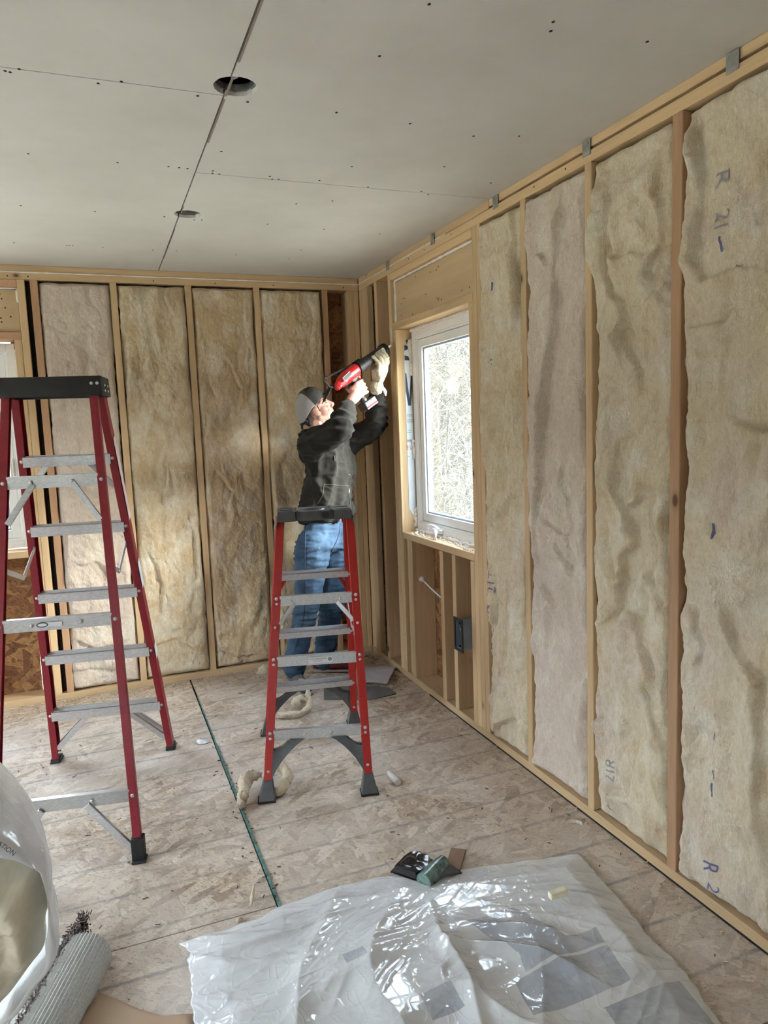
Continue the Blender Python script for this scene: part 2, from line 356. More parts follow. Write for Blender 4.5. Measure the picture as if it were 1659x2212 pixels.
def dot(x, y, r=.0042):
    sc_.prism([(x+r*math.cos(t*math.pi/4), y+r*1.2*math.sin(t*math.pi/4), H-.0006) for t in range(8)], (0, 0, .0005))
rng = random.Random(3)
for q in [(1195,47),(927,9),(1190,67),(1398,90),(727,243),(886,267),(820,121),(1121,294),(1023,294),(212,180),(262,176),(41,149),(427,207),(535,220),(11,153),(22,156),(61,332),(254,351),(364,360),(387,362),(405,364),(460,369),(459,374),(474,376),(583,381),(588,387),(602,387),(478,327),(45,444),(205,457),(355,468),(420,475),(436,475),(578,484),(718,434),(795,404),(910,413),(925,420),(690,390),(30,524),(144,530),(150,530),(157,530),(222,534),(330,540),(381,542),(510,550),(625,559),(700,495),(820,505),(650,540),(1060,395),(960,360),(760,360),(640,440)]:
    p = fl(q[0], q[1], H); dot(p[0], p[1])
for X in np.arange(-4.4, -2.6, .4):
    for Y in np.arange(-7, -.2, .41): dot(X, Y)
for X in np.arange(-2.2, -.1, .4):
    for Y in np.arange(-7, -3.1, .41): dot(X+rng.uniform(-.02, .02), Y)
tag(sc_.obj('screw_heads', M['black'], ceiling), 'dark drywall screw dimples', kind='stuff')
ts = MB()   # torn paper along the seams
for (a, b, dx) in ((-2.42, -2.30, .006), (-2.28, -1.95, .0055), (-1.25, -1.15, .004), (-.9, -.3, .003), (-3.4, -2.5, .006)):
    ts.box((sx0+.0025, a, H-.0005), (sx0+.0025+dx, b, H+.002))
tag(ts.obj('torn_paper_edge', M['seam_dark'], ceiling), 'torn brown paper beside the long seam')

PLATE_H = .038
def wall_pieces(w, P, studs, length, back_mat='osb', gap=False):
    # sheathing panels on the outside face
    return
# ---- right-hand wall
wr = thing('wall_right', label='open stud wall with pale lumber, window and insulation bays', kind='structure')
def bR(name, mat, u0, u1, z0, z1, d0=0.0, d1=.14, **k): return board(wr, name, M[mat], PR(u0, z0, d0), PR(u1, z1, d1), **k)
def bB(name, mat, u0, u1, z0, z1, d0=0.0, d1=.14, **k): return board(wb, name, M[mat], PB(u0, z0, d0), PB(u1, z1, d1), **k)
W_U0, W_U1, W_Z0, W_Z1 = .585, 1.455, .885, 2.045       # rough opening of the window
bR('bottom_plate', 'pine', 0, 3.9, 0, PLATE_H); bR('bottom_plate', 'pine', 3.902, 7.2, 0, PLATE_H)
bR('top_plate', 'pine', 0, 4.2, ZP, 2.401); bR('top_plate', 'pine', 4.202, 7.2, ZP, 2.401)
bR('upper_top_plate', 'pine', 0, 1.65, 2.4035, H, .001); bR('upper_top_plate', 'pine', 1.652, 7.2, 2.412, H, .003)
bR('corner_stud', 'pine', .004, .150, PLATE_H, ZP, .0, .038)
bR('stud', 'pine', .270, .308, PLATE_H, ZP)
bR('king_stud', 'pine', .492, .530, PLATE_H, ZP); bR('trimmer_stud', 'pine', .532, .570, PLATE_H, W_Z1) ; bR('trimmer_stud', 'pine', .5715, W_U0, PLATE_H, W_Z1)
bR('trimmer_stud', 'pine', .600, .640, PLATE_H, W_Z0-.04, .02)
bR('king_stud', 'pine', 1.496, 1.534, PLATE_H, ZP); bR('trimmer_stud', 'pine', W_U1, 1.494, PLATE_H, W_Z1); bR('stud', 'pine', 1.536, 1.572, PLATE_H, ZP)
bR('cripple_stud', 'pine', .675, .713, PLATE_H, W_Z0-.04); bR('cripple_stud', 'pine', 1.072, 1.110, PLATE_H, W_Z0-.04)
bR('cripple_stud', 'pine', 1.214, 1.252, PLATE_H, W_Z0-.04); bR('cripple_stud', 'pine', 1.412, 1.453, PLATE_H, W_Z0-.04)
bR('sill_plate', 'pine', .571, W_U1, W_Z0-.038, W_Z0)
bR('header_plate', 'pine', .532, 1.494, W_Z1, W_Z1+.040)
bR('header', 'lvl', .533, 1.493, W_Z1+.042, ZP-.05, .028, .138); bR('header_cap', 'pine', .532, 1.494, ZP-.040, ZP-.001)
for i, u in enumerate((1.915, 2.325, 2.735, 3.145, 3.555, 3.965, 4.375, 4.785, 5.195, 5.605, 6.015, 6.425, 6.835, 7.17)):
    bR('stud', 'fir' if i == 2 else 'pine', u-.018 if i != 2 else u-.019, u+.018 if i != 2 else u+.022, PLATE_H, ZP)
for u0, u1, z0, z1 in ((-.14, .62, -.02, H), (.622, 1.42, -.02, W_Z0-.01), (.622, 1.42, W_Z1+.01, H), (1.422, 2.64, -.02, H), (2.642, 3.86, -.02, H), (3.862, 5.08, -.02, H), (5.082, 6.3, -.02, H), (6.302, 7.35, -.02, H)):
    MB().box(PR(u0, z0, .1415), PR(u1, z1, .153)).obj('sheathing_panel', M['osb'], wr)
MB().box(PR(.9, 0, -.0035), PR(7.1, .005, .02)).obj('sill_seal', M['black'], wr)
# ---- far wall
wb = thing('wall_back', label='far stud wall with four insulated bays and double top plate', kind='structure')
V_U0, V_U1 = 1.998, 3.70
bB('bottom_plate', 'pine', .0, 2.4, 0, PLATE_H); bB('bottom_plate', 'pine', 2.402, 4.6, 0, PLATE_H)
bB('top_plate', 'pine', 0.002, 3.0, ZP, 2.401); bB('top_plate', 'pine', 3.002, 4.6, ZP, 2.401); bB('upper_top_plate', 'pine', .002, 4.6, 2.4035, H, .002)
bB('corner_stud', 'pine', .002, .036, PLATE_H, ZP, .0, .036); bB('corner_stud', 'pine', .037, .074, PLATE_H, ZP)
for u, m_ in ((.226, 'fir'), (.655, 'pine'), (1.058, 'pine'), (1.470, 'pine')): bB('stud', m_, u-.018, u+.018, PLATE_H, ZP)
bB('stud', 'fir', 1.857, 1.895, PLATE_H, ZP); bB('king_stud', 'pine', 1.922, 1.959, PLATE_H, ZP); bB('trimmer_stud', 'pine', 1.960, V_U0, PLATE_H, W_Z1)
bB('trimmer_stud', 'pine', V_U1, V_U1+.037, PLATE_H, W_Z1); bB('king_stud', 'pine', V_U1+.038, V_U1+.075, PLATE_H, ZP)
for u in (2.39, 2.80, 3.21): bB('cripple_stud', 'pine', u, u+.038, PLATE_H, W_Z0-.04)
for u in (4.17, 4.56): bB('stud', 'pine', u, u+.038, PLATE_H, ZP)
bB('sill_plate', 'pine', V_U0, V_U1, W_Z0-.038, W_Z0); bB('header_plate', 'fir', 1.960, V_U1+.037, W_Z1, W_Z1+.040)
bB('header', 'lvl', 1.961, V_U1+.036, W_Z1+.042, ZP-.05, .028, .138); bB('header_cap', 'fir', 1.960, V_U1+.037, ZP-.040, ZP-.001)
for u0, u1, z0, z1 in ((-.14, 1.08, -.02, H), (1.082, 2.03, -.02, H), (2.032, 3.66, -.02, W_Z0-.01), (2.032, 3.66, W_Z1+.01, H), (3.662, 4.75, -.02, H)):
    MB().box(PB(u0, z0, .1415), PB(u1, z1, .153)).obj('sheathing_panel', M['osb'], wb)
MB().box(PR(.153, PLATE_H, .045), PR(.268, ZP, .130)).obj('painted_cavity_shade', M['black'], wr)  # black panel standing in for the shade deep in the corner bay
MB().box(PB(1.896, PLATE_H, .045), PB(1.921, ZP, .130)).obj('painted_cavity_shade', M['black'], wb)  # black strip standing in for the shade between these two studs
# beads of caulk along the plates and round the headers
def bead(parent, pts, r=.003, name='caulk_bead', mat='caulk', seed=1):
    P = []; rg = random.Random(seed)
    for a, b in zip(pts[:-1], pts[1:]):
        a = np.array(a, float); b = np.array(b, float); k = max(2, int(np.linalg.norm(b-a)/.02))
        for i in range(k): P.append(a+(b-a)*i/k)
    P.append(np.array(pts[-1], float)); rs = [r*(.7+.7*rg.random()) for _ in P]
    return MB().tube(P, rs, 6).obj(name, M[mat], parent, smooth=True, angle=80)
bead(wb, [PB(.0, 2.402, -.0005), PB(4.6, 2.402, -.0005)], .0035)
bead(wr, [PR(.0, 2.402, -.0005), PR(1.25, 2.402, -.0005)], .0032)
bead(wr, [PR(.536, W_Z1+.042, .027), PR(.536, ZP-.044, .027), PR(1.49, ZP-.044, .027)], .007)
bead(wb, [PB(1.964, W_Z1+.2, .027), PB(1.964, ZP-.044, .027), PB(2.9, ZP-.044, .027)], .006)
bead(wr, [PR(.5305, 2.07, -.001), PR(.5305, 1.98, -.001)], .0025)
for i, u in enumerate((.508, 1.105, 1.716, 2.323, 2.934, 3.54, 4.15)):      # galvanised clips across the two plates
    c = MB(); wv = .021
    c.box(PR(u-wv, 2.386, -.004), PR(u+wv, 2.437, -.0018)); c.box(PR(u-wv, 2.434, -.024), PR(u+wv, 2.4365, -.002)) if False else None
    c.tube([PR(u-.004, 2.405, -.0055), PR(u-.004, 2.405, -.003)], .0035, 8); c.tube([PR(u+.012, 2.424, -.0055), PR(u+.012, 2.424, -.003)], .003, 8)
    c.obj('metal_clip', M['galv'], wr, bevel=.0006, seg=1)
# nail holes and knots driven in the faces: small dark pits
nh = MB(); rg = random.Random(9)
def pit(P, u, z, d=-.0004, r=.004):
    k = [P(u+r*math.cos(t*math.pi/3), z+r*math.sin(t*math.pi/3), d) for t in range(6)]; c = np.array(P(u, z, d)); o = np.array(P(u, z, d+.0006))-c
    nh.prism(k, o)
for u in (.28, .50, .545, .29): 
    for z in (2.0, 1.7, 1.1, .7, .3): pit(PR, u+rg.uniform(0, .02), z+rg.uniform(-.05, .05), r=.003)
for _ in range(16): pit(PR, rg.uniform(.60, 1.42), rg.uniform(2.10, 2.29), .0275, .004)
for _ in range(12): pit(PB, rg.uniform(2.0, 2.12), rg.uniform(2.10, 2.29), .0275, .0045)
for u in (.1, .55, .9, 1.25, 1.9, 2.0): pit(PB, u, 2.38, -.0004, .004)
for u in (.8, 1.0, 1.3, 2.0, 2.2): pit(PR, u, 2.385, -.0004, .004)
tag(nh.obj('nail_holes', M['black'], wr), kind='stuff')

# ---- side wall and the wall behind the camera (closed room, with unseen windows added to light it)
def shell_wall(name, label, P, L, openings):
    o_ = thing(name, label=label, kind='structure'); cuts = [0]+[c for op in openings for c in op[:2]]+[L]
    m = MB()
    us = cuts
    for i in range(0, len(us), 2): m.box(P(us[i], 0, 0), P(us[i+1], H, .15))
    for (a, b, z0, z1) in openings:
        if z0 > 0: m.box(P(a, 0, 0), P(b, z0, .15))
        m.box(P(a, z1, 0), P(b, H, .15))
    m.obj('sheathing', M['dry'], o_); return o_
def PL(u, z, d): return (X_L-d, -u, z)
def PK(u, z, d): return (-u, Y_R-d, z)
wl = shell_wall('wall_left', 'closed side wall with two unseen glazed openings added for fill light', PL, 7.2, [(1.0, 2.9, .5, 2.15), (4.7, 5.5, .5, 2.15)])
wk = shell_wall('wall_rear', 'closed wall behind the viewpoint with one unseen window added for fill light', PK, 4.6, [(3.0, 4.2, .8, 2.1)])

# ------------------------------------------------------------------ windows
def rect_ring(m, P, u0, u1, z0, z1, wd, d0, d1, mi=0):
    m.box(P(u0, z0, d0), P(u0+wd, z1, d1), mi); m.box(P(u1-wd, z0, d0), P(u1, z1, d1), mi)
    m.box(P(u0+wd, z0, d0), P(u1-wd, z0+wd, d1), mi); m.box(P(u0+wd, z1-wd, d0), P(u1-wd, z1, d1), mi)
def window(name, P, u0, u1, z0, z1, label, crank=True, handle_side=0):
    c = P((u0+u1)/2, z0, .1); o_ = thing(name, c, label, kind='structure')
    a = .010
    m = MB(); rect_ring(m, P, u0+a, u1-a, z0+a, z1-a, .042, .092, .150); m.obj('window_frame', M['vinyl'], o_, bevel=.002, seg=1)
    m = MB(); rect_ring(m, P, u0+a+.042, u1-a-.042, z0+a+.042, z1-a-.042, .012, .100, .150); m.obj('frame_stop', M['vinyl2'], o_, bevel=.0015, seg=1)
    m = MB(); rect_ring(m, P, u0+a+.056, u1-a-.056, z0+a+.056, z1-a-.056, .046, .106, .146); m.obj('sash', M['vinyl2'], o_, bevel=.003, seg=2)
    m = MB(); rect_ring(m, P, u0+a+.102, u1-a-.102, z0+a+.102, z1-a-.102, .010, .118, .142); m.obj('glazing_spacer', M['spacer'], o_, bevel=.001, seg=1)
    m = MB().box(P(u0+.11, z0+.11, .129), P(u1-.11, z1-.11, .133)); m.obj('pane', M['glass'], o_)
    if crank:
        uc = u0+.30; m = MB(); m.box(P(uc-.055, z0+a+.010, .074), P(uc+.055, z0+a+.034, .092)); m.obj('crank_base', M['vinyl2'], o_, bevel=.006, seg=3, smooth=True)
        m = MB(); m.tube([P(uc+.045, z0+.045, .070), P(uc+.02, z0+.060, .062), P(uc-.02, z0+.064, .060), P(uc-.075, z0+.056, .064)], [.008, .008, .007, .006], 8); m.tube([P(uc-.075, z0+.056, .064), P(uc-.078, z0+.034, .060)], .007, 8)
        m.obj('crank_handle', M['vinyl2'], o_, smooth=True, angle=60)
    return o_
w1 = window('window_1', PR, W_U0, W_U1, W_Z0, W_Z1, 'white vinyl casement window in the wall behind the worker')
w2 = window('window_2', PB, V_U0, V_U1, W_Z0, W_Z1, 'white vinyl window behind the taller red stepladder', crank=False)
m = MB(); m.box(PB(V_U0+.072, 1.30, .092), PB(V_U0+.094, 1.40, .106)); m.tube([PB(V_U0+.083, 1.385, .085), PB(V_U0+.083, 1.385, .078), PB(V_U0+.083, 1.27, .070)], .006, 8); m.obj('lock_handle', M['vinyl2'], w2, bevel=.002)
for nm, P, op, lb in (('fill_window_3', PL, (1.0, 2.9, .5, 2.15), 'unseen wide glazed opening added to light the room from the side wall'), ('fill_window_4', PL, (4.7, 5.5, .5, 2.15), 'unseen large white glazed opening added to light the room from the side wall'), ('fill_window_5', PK, (3.0, 4.2, .8, 2.1), 'unseen white window added for fill light behind the viewpoint')):  # unseen windows, placed and sized to light the room
    window(nm, P, op[0], op[1], op[2], op[3], lb, crank=False)
# foam, film and crumbs round window_1
def lump_tube(parent, pts, r, seed, name, mat):
    rg = random.Random(seed); P = []; rs = []
    for a, b in zip(pts[:-1], pts[1:]):
        a = np.array(a, float); b = np.array(b, float); k = max(2, int(np.linalg.norm(b-a)/.008))
        for i in range(k): P.append(a+(b-a)*i/k+np.array([rg.uniform(-1, 1) for _ in range(3)])*r*.35)
    s = 1.0
    for i in range(len(P)):
        s = s*.75+.25*rg.uniform(.2, 1.9); rs.append(r*s)
    return MB().tube(P, rs, 8).obj(name, M[mat], parent, smooth=True, angle=80)
lump_tube(w1, [PR(W_U0+.02, W_Z1-.006, .088), PR(W_U1-.02, W_Z1-.006, .088)], .009, 2, 'foam_sealant', 'foam')
lump_tube(w1, [PR(W_U0+.005, 1.99, .085), PR(W_U0+.005, 1.78, .088)], .011, 3, 'foam_sealant', 'foam')
lump_tube(w1, [PR(W_U0+.004, 1.42, .086), PR(W_U0+.004, 1.30, .088)], .013, 4, 'foam_sealant', 'foam')
lump_tube(w1, [PR(W_U0+.004, 1.02, .086), PR(W_U0+.006, .90, .088)], .013, 5, 'foam_sealant', 'foam')
lump_tube(w1, [PR(W_U0+.02, W_Z0+.006, .085), PR(W_U1-.03, W_Z0+.005, .085)], .010, 6, 'foam_sealant', 'foam')
lump_tube(w2, [PB(V_U0+.004, 2.0, .086), PB(V_U0+.004, 1.2, .088)], .006, 7, 'foam_sealant', 'foam')
m = MB()   # housewrap flap on the jamb (thin sheet with a clipped lower corner)
fz0, fz1 = .945, 1.975
m.prism([PR(W_U0+.0006, fz0+.075, .048), PR(W_U0+.0006, fz0, .090), PR(W_U0+.0006, fz1+.02, .091), PR(W_U0+.0006, fz1-.035, .048)], PR(.0012, 0, 0))
film = m.obj('housewrap_flap', M['film'], w1); tag(film, 'white housewrap film with navy and red print')
e_z = np.array([0, 0, 1.0]); yj = -(W_U0+.0022)
def jp(pts, mat, nm):      # flat print on the film: (depth, z) outlines
    for k_, q in enumerate(pts): MB().prism([(a, yj, b) for a, b in q], (0, -.0005, 0)).obj(nm, M[mat], film)
jp([[(.050, 1.80), (.056, 1.80), (.072, 1.655), (.084, 1.79), (.0905, 1.80), (.0905, 1.71), (.080, 1.615), (.062, 1.615), (.050, 1.70)]], 'navy', 'print')
jp([[(.050, 1.90), (.072, 1.895), (.080, 1.872), (.050, 1.872)], [(.050, 1.955), (.075, 1.955), (.084, 1.94), (.050, 1.925)], [(.060, 1.985), (.090, 1.99), (.090, 1.972), (.066, 1.965)]], 'navy', 'print')
for z in (1.565, 1.558, 1.551, 1.536, 1.53, 1.524, 1.517): jp([[(.052, z), (.090, z), (.090, z-.0018), (.052, z-.0018)]], 'grey_ink', 'print')
for z in (1.475, 1.463): jp([[(.050, z), (.077, z), (.077, z-.003), (.050, z-.003)]], 'teal_ink', 'print')
put_text(film, 'om.', .026, (.066, yj-.0006, 1.415), (1, 0, 0), (0, 0, 1), M['navy'])
put_text(film, 'E US', .034, (.067, yj-.0006, 1.372), (1, 0, 0), (0, 0, 1), M['red_ink'], sx=.72)
jp([[(.049, 1.325), (.064, 1.325), (.064, 1.322), (.049, 1.322)]], 'teal_ink', 'print')

# ------------------------------------------------------------------ insulation batts
CREASES = {"r1": [[[1.832, 2.389], [1.842, 2.295], [1.867, 2.188], [1.876, 2.042], [1.856, 1.827]],
 [[1.851, 1.198], [1.761, 1.16], [1.727, 1.077]],
 [[1.549, 0.242], [1.669, 0.264]],
 [[1.79, 0.194], [1.675, 0.101], [1.651, 0.013]],
 [[1.607, 0.792], [1.665, 0.696], [1.631, 0.559]]], "r2": [[[2.184, 2.344], [2.165, 2.184], [2.134, 2.027], [2.128, 1.876], [2.089, 1.732], [2.075, 1.628], [2.059, 1.471], [2.03, 1.299], [1.999, 1.076], [2.002, 0.902]],
 [[2.049, 2.146], [2.131, 2.054]],
 [[1.966, 0.081], [2.015, 0.0], [2.037, -0.07]],
 [[2.052, 1.141], [2.162, 1.066], [2.262, 1.085]],
 [[2.034, 0.857], [2.13, 0.764]],
 [[2.116, 1.049], [2.232, 0.924]]], "r3": [[[2.405, 2.38], [2.424, 2.292], [2.433, 2.173], [2.442, 2.054], [2.423, 2.011], [2.432, 1.945], [2.496, 1.874], [2.523, 1.805], [2.523, 1.717], [2.445, 1.612]],
 [[2.539, 1.814], [2.537, 1.717], [2.557, 1.627], [2.579, 1.537]],
 [[2.524, 1.465], [2.469, 1.405], [2.459, 1.318], [2.487, 1.225], [2.524, 1.184], [2.533, 1.125], [2.558, 1.078], [2.515, 1.034], [2.52, 0.935], [2.487, 0.896], [2.492, 0.858], [2.419, 0.789], [2.362, 0.734]],
 [[2.492, 0.858], [2.55, 0.82], [2.586, 0.735], [2.639, 0.675], [2.698, 0.607]],
 [[2.625, 1.249], [2.558, 1.206], [2.515, 1.187]],
 [[2.585, 0.989], [2.654, 0.936], [2.696, 0.891]],
 [[2.659, 2.291], [2.653, 2.166], [2.669, 2.077], [2.638, 2.003], [2.63, 1.939], [2.663, 1.879]],
 [[2.442, 2.048], [2.505, 2.011], [2.547, 2.035], [2.597, 1.996], [2.662, 2.019]],
 [[2.565, 1.834], [2.623, 1.858], [2.663, 1.879]],
 [[2.622, 0.657], [2.657, 0.518], [2.7, 0.436]],
 [[2.355, 0.405], [2.397, 0.421]],
 [[2.437, 0.082], [2.447, 0.158], [2.533, 0.186], [2.607, 0.261]],
 [[2.338, 2.196], [2.376, 2.193], [2.423, 2.17]]], "r4": [[[2.796, 2.365], [2.797, 2.281], [2.824, 2.189], [2.839, 2.085], [2.827, 2.015], [2.835, 1.937], [2.863, 1.881], [2.952, 1.878], [2.945, 1.913]],
 [[2.92, 0.995], [2.954, 0.906], [3.007, 0.83], [3.051, 0.791], [3.059, 0.689], [3.078, 0.592], [3.081, 0.482], [3.094, 0.301]],
 [[2.923, 1.491], [2.995, 1.47], [3.055, 1.439]],
 [[2.757, 0.404], [2.793, 0.459], [2.845, 0.517]],
 [[2.823, 0.944], [2.861, 0.811], [2.826, 0.744]],
 [[2.775, 1.763], [2.911, 1.756], [2.972, 1.796]],
 [[2.871, 1.227], [2.956, 1.131]],
 [[2.797, 0.193], [2.837, 0.062], [2.894, 0.005]]], "b1": [[[1.597, 2.37], [1.596, 2.292], [1.552, 2.202], [1.539, 2.149]],
 [[1.591, 2.103], [1.612, 2.0], [1.611, 1.918]],
 [[1.814, 2.328], [1.759, 2.3], [1.699, 2.312]],
 [[1.808, 2.13], [1.741, 2.081], [1.621, 2.092]],
 [[1.855, 1.16], [1.832, 1.026], [1.838, 0.84]],
 [[1.858, 0.355], [1.74, 0.282], [1.586, 0.287]],
 [[1.874, 0.164], [1.749, 0.158], [1.573, 0.116]],
 [[1.8, 0.769], [1.675, 0.783], [1.585, 0.65]]], "b2": [[[1.179, 2.37], [1.186, 2.278], [1.148, 2.19], [1.15, 2.05]],
 [[1.389, 2.311], [1.341, 2.178]],
 [[1.446, 2.146], [1.414, 1.975], [1.438, 1.748]],
 [[1.284, 1.835], [1.296, 1.668]],
 [[1.163, 1.624], [1.156, 1.411]],
 [[1.26, 1.448], [1.261, 1.21], [1.293, 1.091]],
 [[1.441, 1.265], [1.408, 1.127], [1.443, 0.993]],
 [[1.158, 1.109], [1.119, 0.881], [1.121, 0.653], [1.2, 0.491]],
 [[1.389, 0.85], [1.326, 0.62], [1.355, 0.396]],
 [[1.407, 0.232], [1.27, 0.27], [1.139, 0.163]]], "b3": [[[1.011, 2.302], [0.982, 2.142], [1.014, 1.981]],
 [[0.883, 1.981], [0.786, 1.761], [0.824, 1.595]],
 [[1.068, 1.656], [0.99, 1.599], [1.028, 1.435]],
 [[0.739, 2.309], [0.738, 2.092], [0.706, 1.926]],
 [[0.981, 1.322], [0.88, 1.146], [0.92, 0.949]],
 [[1.054, 0.179], [0.887, 0.094], [0.77, 0.1]],
 [[0.981, 1.818], [0.928, 1.708]]], "b4": [[[0.532, 2.315], [0.532, 2.205], [0.562, 2.093]],
 [[0.317, 2.279], [0.31, 2.181], [0.338, 1.982]],
 [[0.585, 2.038], [0.551, 1.87], [0.499, 1.756]],
 [[0.41, 2.319], [0.389, 2.152]],
 [[0.602, 1.474], [0.583, 1.3]]]}
BH = {}
def batt(key, wall, u0, u1, label, seed, tint=(.5, .5), z0=.045, z1=ZP-.006, proud=.012, edge=.035, group=None, res=.0046, bill=.020, long_=1.0, cr=None, lwob=.017):
    P = PR if wall == 'R' else PB
    nu = int((u1-u0)/res); nv = int((z1-z0)/(res*1.15))
    u = np.linspace(0, 1, nu); v = np.linspace(0, 1, nv); Ug, Vg = np.meshgrid(u, v)
    Z = z0+(z1-z0)*Vg; W = u1-u0
    wob0 = lwob*perlin(Z*5+3, Z*0+seed*1.3, seed)+.6*lwob*perlin(Z*19, Z*0+seed, seed+2); wob1 = lwob*perlin(Z*6+9, Z*0+seed*2.3, seed+1)+.6*lwob*perlin(Z*21, Z*0+seed, seed+3)
    top = .012*perlin(Ug*W*14, Ug*0+seed, seed+5); 
    U = u0+Ug*W + wob0*(1-Ug)**3 + wob1*Ug**3
    Z = Z+(Vg**12)*(top-.006)+((1-Vg)**14)*.008*perlin(Ug*W*20, Ug*0, seed+6)
    wx = .06*perlin(U*3, Z*2, seed+20)+.02*perlin(U*11, Z*8, seed+21); wz = .10*perlin(U*3+7, Z*2, seed+22)+.03*perlin(U*9, Z*9, seed+23)
    A = U+wx; B = Z+wz
    h = np.zeros_like(U)+proud
    h += .016*perlin(A*4, B*2.2, seed+1)*1.6
    h += bill*(np.minimum(np.abs(perlin(A*4.6*long_, B*2.2, seed+2))*2.2, 1)**.75-.7)
    h += bill*.40*(np.minimum(np.abs(perlin(A*11, B*7, seed+3))*2.0, 1)**.9-.7)
    h += bill*.16*(np.minimum(np.abs(perlin(A*26, B*20, seed+4))*1.8, 1)**1.0-.7)
    gl_ = 1.5 if wall == 'R' else 1.0
    h += gl_*(.014*perlin(A*7+3, B*4, seed+50)+.009*perlin(A*15+5, B*10, seed+51)+.0045*perlin(A*34, B*26, seed+52))
    h += .0038*fbm(A*60, B*44, seed+5, 3)
    lines = list(cr if cr is not None else CREASES.get(key, []))
    lines = [[tuple(q) for q in c] for c in lines]
    rg = random.Random(seed)
    for _ in range(3):
        a0 = rg.uniform(u0+.05, u1-.05); b0 = rg.uniform(.2, 2.2); c = [(a0, b0)]
        for k in range(rg.randint(2, 4)): a0 += rg.uniform(-.04, .04); b0 -= rg.uniform(.05, .13); c.append((a0, b0))
        lines.append(c+[('w', rg.uniform(.2, .4))])
    Uw = U+.022*perlin(U*9, Z*9, seed+40)+.009*perlin(U*24, Z*24, seed+44)+.004*perlin(U*60, Z*60, seed+41); Zw = Z+.022*perlin(U*9+4, Z*9, seed+42)+.008*perlin(U*24+4, Z*24, seed+45)
    dmod = np.clip(.75+1.3*perlin(U*6, Z*6, seed+46), .25, 1.3); wmod = np.clip(1+1.1*perlin(U*5+3, Z*5, seed+47), .45, 1.8)
    h += bill*.9*(np.minimum(np.abs(perlin(A*8.5, B*1.15, seed+48))*2.3, 1)**.8-.7)*np.clip(.6+1.6*perlin(A*2.2, B*1.6, seed+49), 0, 1.2)
    for c in lines:
        k_ = 1.0 if wall == 'R' else .62
        if c[-1][0] == 'w': k_ = c[-1][1]; c = c[:-1]
        best = np.full(U.shape, 1e9); sgn = np.zeros(U.shape); tt = np.zeros(U.shape); n_ = len(c)-1
        for i in range(n_):
            ax, ay = c[i]; bx, by = c[i+1]; dx, dy = bx-ax, by-ay; L2 = dx*dx+dy*dy+1e-9
            t = np.clip(((Uw-ax)*dx+(Zw-ay)*dy)/L2, 0, 1); qx = Uw-ax-t*dx; qy = Zw-ay-t*dy; dd = np.sqrt(qx*qx+qy*qy)
            m_ = dd < best; best = np.where(m_, dd, best); sgn = np.where(m_, np.sign(dx*qy-dy*qx), sgn); tt = np.where(m_, (i+t)/n_, tt)
        endf = np.clip(np.minimum(tt, 1-tt)*6+.05, 0, 1)
        h -= k_*endf*dmod*.012*np.exp(-(best/.006)); hi_ = sgn < 0
        ln_ = sum(math.hypot(c[i+1][0]-c[i][0], c[i+1][1]-c[i][1]) for i in range(n_)); kk = k_*min(1.0, .35+ln_*1.6)
        sd_ = sgn*best; up_ = .5-.5*np.tanh(sd_/.0065); rz_ = .042 if wall == 'R' else .026
        h += kk*endf*dmod*(up_*rz_*np.exp(-(best/(.070*wmod))**1.4)-(1-up_)*.014*np.exp(-(best/(.035*wmod)))-.010*np.exp(-(best/.007)))
    de = np.minimum((U-u0), (u1-U)); de = np.clip(de/edge, 0, 1); rnd_ = 1-(1-de)**2.4
    recess = np.clip(.034+.045*perlin(Z*3.5, Z*0+5+U*2, seed+9)+.02*perlin(Z*13, U*4, seed+12), .004, .08)
    h = h*rnd_-recess*(1-rnd_)
    dz = np.clip(np.minimum(z1-Z, Z-z0)/.03, 0, 1); rz = 1-(1-dz)**2.2; h = h*rz-.03*(1-rz)
    h = np.clip(h, -.09, .075)
    BH[key] = (u, v, h, u0, W, z0, z1, P)
    pts = np.stack([U.ravel(), Z.ravel(), (-h).ravel()], 1); V3 = [P(*q) for q in pts.tolist()]
    idx = np.arange(nu*nv).reshape(nv, nu); F = np.stack([idx[:-1, :-1], idx[:-1, 1:], idx[1:, 1:], idx[1:, :-1]], -1).reshape(-1, 4).tolist()
    ring = list(idx[0, :])+list(idx[1:, -1])+list(idx[-1, -2::-1])+list(idx[-2:0:-1, 0]); nb = len(V3)
    for i in ring: V3.append(P(float(U.ravel()[i]), float(Z.ravel()[i]), .128))
    k = len(ring); F += [(int(ring[i]), int(ring[(i+1) % k]), nb+(i+1) % k, nb+i) for i in range(k)]; F.append(tuple(range(nb, nb+k)))
    loc = P((u0+u1)/2, z0, .05)
    me = bpy.data.meshes.new('insulation_batt'); me.from_pydata([(a-loc[0], b-loc[1], c-loc[2]) for a, b, c in V3], [], F); me.materials.append(M['insul'])
    me.polygons.foreach_set('use_smooth', [True]*len(me.polygons)); me.update()
    o = bpy.data.objects.new('insulation_batt', me); COL.objects.link(o); o.location = loc; o['_w'] = tuple(loc); o.color = (tint[0], tint[1], 0, 1)
    return tag(o, label, 'insulation', group)
